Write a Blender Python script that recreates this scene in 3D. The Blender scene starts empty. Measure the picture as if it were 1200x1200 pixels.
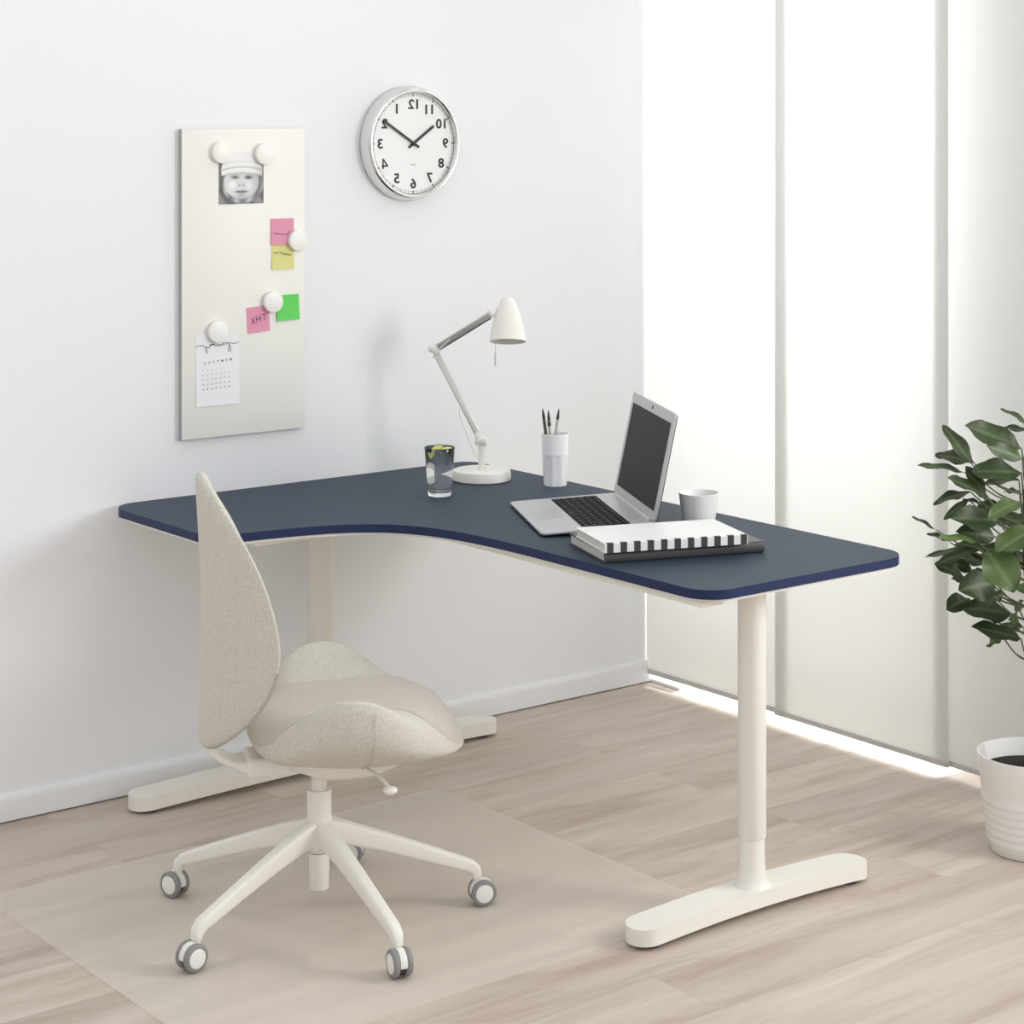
import bpy, bmesh, math, random
from mathutils import Vector, Matrix, Euler
S = bpy.context.scene
C = S.collection
PI = math.pi
random.seed(7)

# ------------------------------------------------------------------ materials
def lin(c):
    c = c / 255.0
    return c / 12.92 if c <= 0.04045 else ((c + 0.055) / 1.055) ** 2.4
def rgb(r, g, b): return (lin(r), lin(g), lin(b), 1.0)
def mat(name, col, rough=0.5, metal=0.0, spec=0.5, **kw):
    m = bpy.data.materials.new(name); m.use_nodes = True
    p = m.node_tree.nodes['Principled BSDF']
    p.inputs['Base Color'].default_value = col
    p.inputs['Roughness'].default_value = rough
    p.inputs['Metallic'].default_value = metal
    p.inputs['Specular IOR Level'].default_value = spec
    for k, v in kw.items(): p.inputs[k].default_value = v
    return m
def nodes(m): return m.node_tree.nodes, m.node_tree.links, m.node_tree.nodes['Principled BSDF']
def noise_bump(m, scale, strength, dist=0.001, detail=3.0):
    n, l, p = nodes(m)
    tc = n.new('ShaderNodeTexCoord'); nz = n.new('ShaderNodeTexNoise')
    nz.inputs['Scale'].default_value = scale; nz.inputs['Detail'].default_value = detail
    b = n.new('ShaderNodeBump'); b.inputs['Strength'].default_value = strength; b.inputs['Distance'].default_value = dist
    l.new(tc.outputs['Object'], nz.inputs['Vector']); l.new(nz.outputs['Fac'], b.inputs['Height'])
    l.new(b.outputs['Normal'], p.inputs['Normal'])
    return m

M = {}
M['wall'] = noise_bump(mat('wall_paint', rgb(243, 244, 246), 0.85, spec=0.2), 90, 0.12, 0.003, 4)
M['base'] = mat('baseboard_paint', rgb(240, 241, 243), 0.45)
M['white'] = mat('white_powder_coat', rgb(239, 236, 228), 0.4)
M['white_lamp'] = mat('lamp_white', rgb(240, 238, 231), 0.35)
M['plastic_white'] = mat('white_plastic', rgb(238, 236, 230), 0.35)
M['board'] = mat('board_lacquer', rgb(243, 242, 236), 0.45, spec=0.35)
M['board_side'] = mat('board_side', rgb(176, 178, 176), 0.4, 0.3)
M['magnet'] = mat('magnet_white', rgb(244, 243, 238), 0.4)
M['chrome'] = mat('polished_steel', rgb(222, 223, 221), 0.12, 1.0)
M['steel'] = mat('brushed_steel', rgb(205, 205, 199), 0.4, 0.35)
M['dial'] = mat('dial_white', rgb(243, 244, 244), 0.6)
M['black'] = mat('black_print', rgb(26, 27, 28), 0.5)
M['ink'] = mat('dark_ink', rgb(66, 62, 66), 0.8, spec=0.1)
M['ink_soft'] = mat('grey_ink', rgb(160, 160, 168), 0.8, spec=0.1)
M['paper'] = mat('paper_white', rgb(243, 243, 246), 0.85, spec=0.1)
M['pink'] = mat('note_pink', rgb(230, 158, 182), 0.85, spec=0.1)
M['yellow'] = mat('note_yellow', rgb(226, 222, 150), 0.85, spec=0.1)
M['green'] = mat('note_green', rgb(112, 218, 108), 0.85, spec=0.1)
M['desk_top'] = mat('blue_linoleum', rgb(54, 67, 82), 0.55, spec=0.22)
M['desk_edge'] = mat('navy_edge', rgb(31, 44, 82), 0.45, spec=0.3)
M['tyre'] = mat('grey_tyre', rgb(140, 140, 140), 0.6)
M['dark'] = mat('dark_grey_plastic', rgb(60, 60, 58), 0.6)
M['glide'] = mat('black_glide', rgb(28, 26, 25), 0.6)
M['alu'] = mat('laptop_aluminium', rgb(200, 201, 203), 0.38, 0.55)
M['alu_dark'] = mat('laptop_underside', rgb(40, 41, 43), 0.5)
M['key'] = mat('key_black', rgb(16, 16, 17), 0.6, spec=0.15)
M['key_well'] = mat('key_well', rgb(9, 9, 10), 0.6, spec=0.1)
M['keymark'] = mat('key_legend', rgb(215, 215, 215), 0.6)
M['screen'] = mat('screen_glass', rgb(34, 34, 35), 0.5, spec=0.2)
M['cup'] = mat('cup_white', rgb(249, 249, 251), 0.35)
M['tea'] = mat('teacup_porcelain', rgb(250, 250, 249), 0.3)
M['cover_white'] = mat('notebook_cover', rgb(238, 238, 236), 0.4)
M['page_edge'] = mat('page_edge', rgb(206, 205, 201), 0.8)
M['cover_black'] = mat('album_cover', rgb(50, 50, 51), 0.38)
M['album_spine'] = mat('album_spine_black', rgb(84, 83, 84), 0.3)
M['stripe'] = mat('spine_stripe_grey', rgb(64, 63, 64), 0.5)
M['soil'] = noise_bump(mat('potting_soil', rgb(30, 26, 22), 0.95), 150, 1.0, 0.01)
M['pot'] = mat('pot_glaze', rgb(240, 239, 235), 0.3)
M['bark'] = noise_bump(mat('bark', rgb(74, 66, 52), 0.85), 120, 0.6, 0.003)
M['petiole'] = mat('petiole_green', rgb(92, 98, 70), 0.6)
M['pen_dark'] = mat('pen_dark', rgb(70, 62, 56), 0.4)
M['pen_silver'] = mat('pen_silver', rgb(200, 198, 195), 0.3, 0.6)
M['rail'] = mat('grey_rail', rgb(205, 206, 206), 0.45, 0.2)
M['lime_flesh'] = mat('lime_flesh', rgb(226, 226, 140), 0.4, **{'Subsurface Weight': 0.0})
M['lime_peel'] = mat('lime_peel', rgb(132, 146, 60), 0.4)
M['glass'] = mat('clear_glass', (1, 1, 1, 1), 0.0, **{'Transmission Weight': 1.0, 'IOR': 1.45})
M['water'] = mat('clear_water', (1, 1, 1, 1), 0.0, **{'Transmission Weight': 1.0, 'IOR': 1.333})
M['bulb'] = mat('bulb_glass', rgb(240, 240, 235), 0.4)

def floor_material():
    m = mat('oak_planks', (1, 1, 1, 1), 0.55, spec=0.3); n, l, p = nodes(m)
    tc = n.new('ShaderNodeTexCoord')
    br = n.new('ShaderNodeTexBrick')
    br.offset = 0.37; br.inputs['Color1'].default_value = (0, 0, 0, 1); br.inputs['Color2'].default_value = (1, 1, 1, 1)
    br.inputs['Mortar'].default_value = (0.5, 0.5, 0.5, 1)
    br.inputs['Scale'].default_value = 1.0; br.inputs['Mortar Size'].default_value = 0.0008
    br.inputs['Mortar Smooth'].default_value = 0.0; br.inputs['Bias'].default_value = 0.0
    br.inputs['Brick Width'].default_value = 1.38; br.inputs['Row Height'].default_value = 0.193
    l.new(tc.outputs['Object'], br.inputs['Vector'])
    # every board reads the grain at an offset of its own
    sc = n.new('ShaderNodeVectorMath'); sc.operation = 'SCALE'; sc.inputs['Scale'].default_value = 23.0
    l.new(br.outputs['Color'], sc.inputs[0])
    ad = n.new('ShaderNodeVectorMath'); ad.operation = 'ADD'
    l.new(tc.outputs['Object'], ad.inputs[0]); l.new(sc.outputs['Vector'], ad.inputs[1])
    mp = n.new('ShaderNodeMapping'); mp.inputs['Scale'].default_value = (1.0, 8.0, 1.0)
    l.new(ad.outputs['Vector'], mp.inputs['Vector'])
    n1 = n.new('ShaderNodeTexNoise'); n1.inputs['Scale'].default_value = 1.6; n1.inputs['Detail'].default_value = 5; n1.inputs['Roughness'].default_value = 0.6
    n1.inputs['Distortion'].default_value = 0.5
    l.new(mp.outputs['Vector'], n1.inputs['Vector'])
    # cathedral grain: contour lines of a stretched noise
    mp2 = n.new('ShaderNodeMapping'); mp2.inputs['Scale'].default_value = (1.5, 9.0, 1.0)
    l.new(ad.outputs['Vector'], mp2.inputs['Vector'])
    n2 = n.new('ShaderNodeTexNoise'); n2.inputs['Scale'].default_value = 0.8; n2.inputs['Detail'].default_value = 2.0; n2.inputs['Distortion'].default_value = 0.4
    l.new(mp2.outputs['Vector'], n2.inputs['Vector'])
    mu = n.new('ShaderNodeMath'); mu.operation = 'MULTIPLY'; mu.inputs[1].default_value = 15.0
    l.new(n2.outputs['Fac'], mu.inputs[0])
    fr = n.new('ShaderNodeMath'); fr.operation = 'FRACT'; l.new(mu.outputs[0], fr.inputs[0])
    # fine fibre
    mp3 = n.new('ShaderNodeMapping'); mp3.inputs['Scale'].default_value = (4.0, 110.0, 1.0)
    l.new(ad.outputs['Vector'], mp3.inputs['Vector'])
    n3 = n.new('ShaderNodeTexNoise'); n3.inputs['Scale'].default_value = 1.0; n3.inputs['Detail'].default_value = 2.0
    l.new(mp3.outputs['Vector'], n3.inputs['Vector'])
    r1 = n.new('ShaderNodeValToRGB')
    e = r1.color_ramp.elements
    e[0].position = 0.30; e[0].color = rgb(183, 166, 152); e[1].position = 0.70; e[1].color = rgb(213, 202, 190)
    k = e.new(0.5); k.color = rgb(203, 190, 177)
    l.new(n1.outputs['Fac'], r1.inputs['Fac'])
    # board to board tone
    hv = n.new('ShaderNodeHueSaturation')
    mr = n.new('ShaderNodeMapRange'); mr.inputs['To Min'].default_value = 0.93; mr.inputs['To Max'].default_value = 1.06
    l.new(br.outputs['Color'], mr.inputs['Value']); l.new(mr.outputs['Result'], hv.inputs['Value'])
    l.new(r1.outputs['Color'], hv.inputs['Color'])
    # grain lines, only in patches
    pr = n.new('ShaderNodeMapRange'); pr.inputs['From Min'].default_value = 0.72; pr.inputs['From Max'].default_value = 1.0
    l.new(fr.outputs[0], pr.inputs['Value'])
    n4 = n.new('ShaderNodeTexNoise'); n4.inputs['Scale'].default_value = 1.0; n4.inputs['Detail'].default_value = 1.0
    mp4 = n.new('ShaderNodeMapping'); mp4.inputs['Scale'].default_value = (2.0, 7.0, 1.0)
    l.new(ad.outputs['Vector'], mp4.inputs['Vector']); l.new(mp4.outputs['Vector'], n4.inputs['Vector'])
    pm = n.new('ShaderNodeMapRange'); pm.inputs['From Min'].default_value = 0.5; pm.inputs['From Max'].default_value = 0.66
    pm.inputs['To Max'].default_value = 0.55
    l.new(n4.outputs['Fac'], pm.inputs['Value'])
    mm = n.new('ShaderNodeMath'); mm.operation = 'MULTIPLY'; l.new(pr.outputs['Result'], mm.inputs[0]); l.new(pm.outputs['Result'], mm.inputs[1])
    mx = n.new('ShaderNodeMix'); mx.data_type = 'RGBA'
    l.new(mm.outputs[0], mx.inputs['Factor']); l.new(hv.outputs['Color'], mx.inputs['A']); mx.inputs['B'].default_value = rgb(180, 164, 149)
    f3 = n.new('ShaderNodeMapRange'); f3.inputs['To Min'].default_value = 0.97; f3.inputs['To Max'].default_value = 1.03
    l.new(n3.outputs['Fac'], f3.inputs['Value'])
    h2 = n.new('ShaderNodeHueSaturation'); l.new(f3.outputs['Result'], h2.inputs['Value']); l.new(mx.outputs['Result'], h2.inputs['Color'])
    m2 = n.new('ShaderNodeMix'); m2.data_type = 'RGBA'; m2.inputs['B'].default_value = rgb(150, 136, 124)
    jf = n.new('ShaderNodeMath'); jf.operation = 'MULTIPLY'; jf.inputs[1].default_value = 0.4
    l.new(br.outputs['Fac'], jf.inputs[0]); l.new(jf.outputs[0], m2.inputs['Factor'])
    l.new(h2.outputs['Color'], m2.inputs['A']); l.new(m2.outputs['Result'], p.inputs['Base Color'])
    b = n.new('ShaderNodeBump'); b.inputs['Strength'].default_value = 0.08; b.inputs['Distance'].default_value = 0.002
    l.new(n1.outputs['Fac'], b.inputs['Height']); l.new(b.outputs['Normal'], p.inputs['Normal'])
    return m
M['floor'] = floor_material()

def fabric(name, lo, hi, scale=620.0, contrast=(0.38, 0.62)):
    m = mat(name, (1, 1, 1, 1), 0.95, spec=0.1); n, l, p = nodes(m)
    p.inputs['Sheen Weight'].default_value = 0.15
    tc = n.new('ShaderNodeTexCoord')
    nz = n.new('ShaderNodeTexNoise'); nz.inputs['Scale'].default_value = scale; nz.inputs['Detail'].default_value = 2.0
    vo = n.new('ShaderNodeTexVoronoi'); vo.inputs['Scale'].default_value = scale * 0.55
    l.new(tc.outputs['Object'], nz.inputs['Vector']); l.new(tc.outputs['Object'], vo.inputs['Vector'])
    mx = n.new('ShaderNodeMix'); mx.data_type = 'RGBA'; mx.inputs['Factor'].default_value = 0.4
    bw = n.new('ShaderNodeRGBToBW'); l.new(vo.outputs['Color'], bw.inputs['Color'])
    l.new(nz.outputs['Fac'], mx.inputs['A']); l.new(bw.outputs['Val'], mx.inputs['B'])
    r = n.new('ShaderNodeValToRGB'); r.color_ramp.elements[0].position = contrast[0]; r.color_ramp.elements[1].position = contrast[1]
    r.color_ramp.elements[0].color = lo; r.color_ramp.elements[1].color = hi
    l.new(mx.outputs['Result'], r.inputs['Fac']); l.new(r.outputs['Color'], p.inputs['Base Color'])
    b = n.new('ShaderNodeBump'); b.inputs['Strength'].default_value = 0.3; b.inputs['Distance'].default_value = 0.0015
    l.new(nz.outputs['Fac'], b.inputs['Height']); l.new(b.outputs['Normal'], p.inputs['Normal'])
    return m
M['fabric'] = fabric('speckled_beige_wool', rgb(193, 188, 177), rgb(224, 220, 209), 950.0, (0.30, 0.70))
M['fabric_strip'] = fabric('smooth_beige_wool', rgb(194, 186, 177), rgb(209, 201, 192), 700.0)
M['piping'] = mat('seam_piping', rgb(188, 181, 171), 0.9, spec=0.1)

def mat_plastic():
    m = bpy.data.materials.new('clear_frosted_plastic'); m.use_nodes = True
    n, l = m.node_tree.nodes, m.node_tree.links; p = n['Principled BSDF']
    p.inputs['Base Color'].default_value = rgb(250, 243, 232); p.inputs['Roughness'].default_value = 0.5
    p.inputs['Specular IOR Level'].default_value = 0.35; p.inputs['Alpha'].default_value = 0.3
    return m
M['mat'] = mat_plastic()
M['mat_edge'] = mat('mat_edge', rgb(236, 230, 220), 0.4)

def curtain():
    m = bpy.data.materials.new('panel_fabric'); m.use_nodes = True
    n, l = m.node_tree.nodes, m.node_tree.links
    n.remove(n['Principled BSDF']); out = n['Material Output']
    d = n.new('ShaderNodeBsdfDiffuse'); d.inputs['Color'].default_value = rgb(237, 237, 234)
    t = n.new('ShaderNodeBsdfTranslucent'); t.inputs['Color'].default_value = rgb(251, 252, 251)
    mx = n.new('ShaderNodeMixShader'); mx.inputs['Fac'].default_value = 0.36
    l.new(d.outputs[0], mx.inputs[1]); l.new(t.outputs[0], mx.inputs[2]); l.new(mx.outputs[0], out.inputs['Surface'])
    return m
M['curtain'] = curtain()

def leaf_mat(name, c1, c2):
    m = mat(name, c1, 0.48, spec=0.35); n, l, p = nodes(m)
    at = n.new('ShaderNodeAttribute'); at.attribute_name = 'leaf'
    sp = n.new('ShaderNodeSeparateColor'); l.new(at.outputs['Color'], sp.inputs['Color'])
    # r: mix from dark to light leaf green, g: closeness to midrib or a side vein
    mx = n.new('ShaderNodeMix'); mx.data_type = 'RGBA'; mx.inputs['A'].default_value = c1; mx.inputs['B'].default_value = c2
    l.new(sp.outputs['Red'], mx.inputs['Factor'])
    tc = n.new('ShaderNodeTexCoord'); nz = n.new('ShaderNodeTexNoise'); nz.inputs['Scale'].default_value = 40; nz.inputs['Detail'].default_value = 3
    l.new(tc.outputs['Object'], nz.inputs['Vector'])
    mr = n.new('ShaderNodeMapRange'); mr.inputs['To Min'].default_value = 0.75; mr.inputs['To Max'].default_value = 1.25
    l.new(nz.outputs['Fac'], mr.inputs['Value'])
    hv = n.new('ShaderNodeHueSaturation'); l.new(mr.outputs['Result'], hv.inputs['Value']); l.new(mx.outputs['Result'], hv.inputs['Color'])
    m2 = n.new('ShaderNodeMix'); m2.data_type = 'RGBA'; m2.inputs['B'].default_value = rgb(140, 158, 112)
    vf = n.new('ShaderNodeMath'); vf.operation = 'MULTIPLY'; vf.inputs[1].default_value = 0.28
    l.new(sp.outputs['Green'], vf.inputs[0]); l.new(vf.outputs[0], m2.inputs['Factor']); l.new(hv.outputs['Color'], m2.inputs['A'])
    # pale matt underside of every leaf
    ge = n.new('ShaderNodeNewGeometry')
    m3 = n.new('ShaderNodeMix'); m3.data_type = 'RGBA'; m3.inputs['B'].default_value = rgb(112, 124, 96)
    bf = n.new('ShaderNodeMath'); bf.operation = 'MULTIPLY'; bf.inputs[1].default_value = 0.75
    l.new(ge.outputs['Backfacing'], bf.inputs[0]); l.new(bf.outputs[0], m3.inputs['Factor'])
    l.new(m2.outputs['Result'], m3.inputs['A']); l.new(m3.outputs['Result'], p.inputs['Base Color'])
    return m
M['leaf'] = leaf_mat('glossy_leaf', rgb(48, 62, 34), rgb(92, 114, 62))

# ------------------------------------------------------------------ mesh helpers
def empty(name, loc=(0, 0, 0), rz=0.0, label=None, cat=None, group=None):
    o = bpy.data.objects.new(name, None); C.objects.link(o)
    o.location = loc; o.rotation_euler = (0, 0, rz); o.empty_display_size = 0.05
    return tag(o, label, cat, group)
def tag(o, label=None, cat=None, group=None, kind=None):
    if label: o['label'] = label
    if cat: o['category'] = cat
    if group: o['group'] = group
    if kind: o['kind'] = kind
    return o
def obj(name, bm, m, parent=None, loc=(0, 0, 0), rot=None, smooth=35, subsurf=0, recalc=True):
    if recalc: bmesh.ops.recalc_face_normals(bm, faces=bm.faces[:])
    me = bpy.data.meshes.new(name); bm.to_mesh(me); bm.free()
    for x in (m if isinstance(m, (list, tuple)) else [m]): me.materials.append(x)
    o = bpy.data.objects.new(name, me); C.objects.link(o)
    if parent: o.parent = parent
    o.location = loc
    if rot: o.rotation_euler = rot
    if smooth:
        me.polygons.foreach_set('use_smooth', [True] * len(me.polygons))
        if smooth < 180: me.set_sharp_from_angle(angle=math.radians(smooth))
    if subsurf:
        s = o.modifiers.new('subdivision', 'SUBSURF'); s.levels = subsurf; s.render_levels = subsurf
    return o
def put(bm, src, mx=None, mi=None):
    """merge bmesh src into bm with a transform"""
    if mx is not None: bmesh.ops.transform(src, matrix=mx, verts=src.verts[:])
    if mi is not None:
        for f in src.faces: f.material_index = mi
    me = bpy.data.meshes.new('tmp'); src.to_mesh(me); src.free(); bm.from_mesh(me); bpy.data.meshes.remove(me)
    return bm
def box(lo, hi, bev=0.0, seg=2, bm=None, mi=0):
    b = bmesh.new(); bmesh.ops.create_cube(b, size=1.0)
    lo, hi = Vector(lo), Vector(hi); d = hi - lo; c = (lo + hi) / 2
    for v in b.verts: v.co = Vector((v.co.x * d.x, v.co.y * d.y, v.co.z * d.z)) + c
    if bev: bmesh.ops.bevel(b, geom=b.edges[:], offset=bev, segments=seg, profile=0.5, affect='EDGES')
    if bm is None:
        for f in b.faces: f.material_index = mi
        return b
    return put(bm, b, None, mi)
def lathe(prof, n=48, bm=None, closed=False):
    b = bm or bmesh.new(); rings = []
    for r, z in prof:
        if r < 1e-6: rings.append([b.verts.new((0, 0, z))])
        else: rings.append([b.verts.new((r * math.cos(2 * PI * i / n), r * math.sin(2 * PI * i / n), z)) for i in range(n)])
    pairs = list(zip(rings, rings[1:])) + ([(rings[-1], rings[0])] if closed else [])
    for a, c in pairs:
        for i in range(n):
            j = (i + 1) % n
            if len(a) == 1 and len(c) == 1: continue
            if len(a) == 1: b.faces.new((a[0], c[i], c[j]))
            elif len(c) == 1: b.faces.new((a[i], c[0], a[j]))
            else: b.faces.new((a[i], c[i], c[j], a[j]))
    return b
def tube(pts, r, n=10, bm=None, cap=True):
    b = bm or bmesh.new(); pts = [Vector(p) for p in pts]
    rs = r if isinstance(r, (list, tuple)) else [r] * len(pts)
    up = None; rings = []
    for i, p in enumerate(pts):
        t = (pts[min(i + 1, len(pts) - 1)] - pts[max(i - 1, 0)]).normalized()
        if up is None:
            up = Vector((0, 0, 1)) if abs(t.z) < 0.9 else Vector((1, 0, 0))
        s = t.cross(up).normalized(); up = s.cross(t).normalized()
        rings.append([b.verts.new(p + rs[i] * (math.cos(2 * PI * k / n) * s + math.sin(2 * PI * k / n) * up)) for k in range(n)])
    for a, c in zip(rings, rings[1:]):
        for i in range(n): b.faces.new((a[i], a[(i + 1) % n], c[(i + 1) % n], c[i]))
    if cap: b.faces.new(rings[0][::-1]); b.faces.new(rings[-1])
    return b
def loft(rings, bm=None, cap=True):
    b = bm or bmesh.new(); R = [[b.verts.new(p) for p in r] for r in rings]; n = len(R[0])
    for a, c in zip(R, R[1:]):
        for i in range(n): b.faces.new((a[i], a[(i + 1) % n], c[(i + 1) % n], c[i]))
    if cap: b.faces.new(R[0][::-1]); b.faces.new(R[-1])
    return b
def prism(poly, z0, z1, bev=0.0, seg=2, bm=None, mi_side=0):
    b = bmesh.new()
    lo = [b.verts.new((x, y, z0)) for x, y in poly]; hi = [b.verts.new((x, y, z1)) for x, y in poly]
    n = len(poly)
    b.faces.new(lo[::-1]); b.faces.new(hi)
    for i in range(n):
        f = b.faces.new((lo[i], lo[(i + 1) % n], hi[(i + 1) % n], hi[i])); f.material_index = mi_side
    if bev:
        b.edges.ensure_lookup_table()
        es = [e for e in b.edges if abs(e.verts[0].co.z - e.verts[1].co.z) < 1e-7]
        bmesh.ops.bevel(b, geom=es, offset=bev, segments=seg, profile=0.5, affect='EDGES')
    return b if bm is None else put(bm, b)
def rounded_poly(pts, rad, n=8):
    """round corners of a polygon; rad may be list"""
    out = []; N = len(pts); rad = rad if isinstance(rad, (list, tuple)) else [rad] * N
    for i in range(N):
        p = Vector(pts[i]); a = Vector(pts[i - 1]); c = Vector(pts[(i + 1) % N]); r = rad[i]
        if r <= 0: out.append((p.x, p.y)); continue
        u = (a - p).normalized(); v = (c - p).normalized()
        p0 = p + u * r; p1 = p + v * r
        for k in range(n + 1):
            t = k / n
            q = (1 - t) ** 2 * p0 + 2 * t * (1 - t) * (p + (p0 + p1 - 2 * p) * 0.09) + t * t * p1
            out.append((q.x, q.y))
    return out
def stadium(L, w, n=26):
    r = w / 2; o = []
    for k in range(n + 1):
        a = -PI / 2 + PI * k / n; o.append((L / 2 - r + r * math.cos(a), r * math.sin(a)))
    for k in range(n + 1):
        a = PI / 2 + PI * k / n; o.append((-L / 2 + r + r * math.cos(a), r * math.sin(a)))
    return o
def text_bm(s, size, mirror=True, ext=0.0003, bold=0.0):
    cu = bpy.data.curves.new('t', 'FONT'); cu.body = s; cu.size = size; cu.align_x = 'CENTER'; cu.align_y = 'CENTER'
    cu.extrude = ext; cu.offset = bold; cu.resolution_u = 4
    o = bpy.data.objects.new('t', cu); C.objects.link(o)
    me = bpy.data.meshes.new_from_object(o.evaluated_get(bpy.context.evaluated_depsgraph_get()))
    b = bmesh.new(); b.from_mesh(me)
    bpy.data.objects.remove(o); bpy.data.curves.remove(cu); bpy.data.meshes.remove(me)
    if b.verts:   # centre on its own bounds
        xs = [v.co.x for v in b.verts]; ys = [v.co.y for v in b.verts]
        cx, cy = (min(xs) + max(xs)) / 2, (min(ys) + max(ys)) / 2
        for v in b.verts:
            v.co.x -= cx; v.co.y -= cy
            if mirror: v.co.x = -v.co.x
    return b
WALLM = Matrix.Rotation(PI / 2, 4, 'X')     # local xy plane -> upright plane facing -y
def ribbon(pts, w, z0=0.0, th=0.0003, bm=None):
    """thin pen stroke along a polyline in the xy plane"""
    b = bm or bmesh.new(); pts = [Vector((p[0], p[1], 0)) for p in pts]
    L = []
    for i, p in enumerate(pts):
        t = (pts[min(i + 1, len(pts) - 1)] - pts[max(i - 1, 0)])
        t = t.normalized() if t.length > 1e-9 else Vector((1, 0, 0))
        s = Vector((-t.y, t.x, 0)) * w / 2
        L.append([b.verts.new(p + s + Vector((0, 0, z0 + th))), b.verts.new(p - s + Vector((0, 0, z0 + th))), b.verts.new(p - s + Vector((0, 0, z0))), b.verts.new(p + s + Vector((0, 0, z0)))])
    for a, c in zip(L, L[1:]):
        for i in range(4): b.faces.new((a[i], a[(i + 1) % 4], c[(i + 1) % 4], c[i]))
    b.faces.new(L[0][::-1]); b.faces.new(L[-1])
    return b
def smooth_path(pts, k=6):
    """Catmull-Rom through points"""
    P = [Vector(p) for p in pts]; out = []
    for i in range(len(P) - 1):
        a = P[max(i - 1, 0)]; b = P[i]; c = P[i + 1]; d = P[min(i + 2, len(P) - 1)]
        for j in range(k):
            t = j / k
            out.append(0.5 * ((2 * b) + (c - a) * t + (2 * a - 5 * b + 4 * c - d) * t * t + (3 * b - a - 3 * c + d) * t ** 3))
    out.append(P[-1]); return out
def interp(tab, x):
    if x <= tab[0][0]: return tab[0][1]
    for (a, fa), (b, fb) in zip(tab, tab[1:]):
        if x <= b:
            t = (x - a) / (b - a); t = t
            return fa + (fb - fa) * t
    return tab[-1][1]
def csm(tab, x):
    """smooth interpolation (monotone-ish Catmull-Rom) in a table"""
    n = len(tab)
    if x <= tab[0][0]: return tab[0][1]
    if x >= tab[-1][0]: return tab[-1][1]
    for i in range(n - 1):
        if x <= tab[i + 1][0]: break
    x0, y0 = tab[i]; x1, y1 = tab[i + 1]; h = x1 - x0; t = (x - x0) / h
    def sl(j):
        if j == 0: return (tab[1][1] - tab[0][1]) / (tab[1][0] - tab[0][0])
        if j == n - 1: return (tab[-1][1] - tab[-2][1]) / (tab[-1][0] - tab[-2][0])
        return (tab[j + 1][1] - tab[j - 1][1]) / (tab[j + 1][0] - tab[j - 1][0])
    m0, m1 = sl(i) * h, sl(i + 1) * h
    return (2 * t ** 3 - 3 * t * t + 1) * y0 + (t ** 3 - 2 * t * t + t) * m0 + (-2 * t ** 3 + 3 * t * t) * y1 + (t ** 3 - t * t) * m1

# ------------------------------------------------------------------ camera
H = 1.673; F = 2485.7; YAW = math.radians(51.986)
cam = bpy.data.cameras.new('camera'); co = bpy.data.objects.new('camera', cam); C.objects.link(co)
co.location = (0, 0, H); co.rotation_euler = (PI / 2, 0, YAW - PI / 2)
cam.sensor_width = 36; cam.lens = F / 1200 * 36; cam.shift_y = -462 / 1200
cam.clip_start = 0.05; cam.clip_end = 50
S.camera = co

# ------------------------------------------------------------------ setting
WY = 4.715      # face of the back wall
WX = 4.42       # face of the window wall behind the panels
def struct(name, bm, m, **k): return tag(obj(name, bm, m, **k), kind='structure')
struct('floor', box((-7.0, -7.0, -0.06), (WX + 0.6, WY + 0.12, 0)), M['floor'], smooth=0)
struct('wall_back', box((-2.2, WY, 0.0), (WX + 0.12, WY + 0.12, 2.7)), M['wall'], smooth=0)
# window wall: window opened to the floor for backlight behind the first two panels, solid wall behind the third
wy0, wy1, wz1 = 3.52, 4.70, 2.5
vy0, vy1, vz0, vz1 = 0.6, 2.6, 0.75, 2.4        # second window, nearer the room's front
bm = box((WX, -1.5, 0.0), (WX + 0.12, vy0, 2.7)); box((WX, vy1, 0.0), (WX + 0.12, wy0, 2.7), bm=bm)
box((WX, vy0, 0.0), (WX + 0.12, vy1, vz0), bm=bm); box((WX, vy0, vz1), (WX + 0.12, vy1, 2.7), bm=bm)
box((WX, wy0, wz1), (WX + 0.12, WY, 2.7), bm=bm)
struct('wall_right', bm, M['wall'], smooth=0)
bm = bmesh.new()
for a, b in (((wy0, 0.100), (wy1, 0.165)), ((wy0, wz1 - 0.05), (wy1, wz1)), ((wy0, 0.0), (wy0 + 0.05, wz1)), ((wy1 - 0.03, 0.0), (wy1, wz1))):  # unseen frame; bottom rail raised and shaped to clip the low beam
    box((WX + 0.0, a[0], a[1]), (WX + 0.09, b[0], b[1]), bm=bm)
struct('window_1', bm, M['white'], smooth=0)
bm = bmesh.new()
for a, b in (((vy0, vz0), (vy1, vz0 + 0.06)), ((vy0, vz1 - 0.06), (vy1, vz1)), ((vy0, vz0), (vy0 + 0.06, vz1)), ((vy1 - 0.06, vz0), (vy1, vz1))):
    box((WX + 0.02, a[0], a[1]), (WX + 0.09, b[0], b[1]), bm=bm)
struct('window_2', bm, M['white'], smooth=0)
# baseboard with rounded top, dark shadow gap below
prof = [(0, 0.004), (-0.014, 0.004), (-0.014, 0.050), (-0.0125, 0.059), (-0.008, 0.065), (-0.003, 0.067), (0, 0.067)]
bm = loft([[(x, WY + a, z) for a, z in prof] for x in (-2.2, WX)])
struct('baseboard_back', bm, M['base'], smooth=30)
struct('trim_1', box((4.196, 4.575, 0), (4.232, 4.70, 0.010), 0.002), M['base'])

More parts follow.
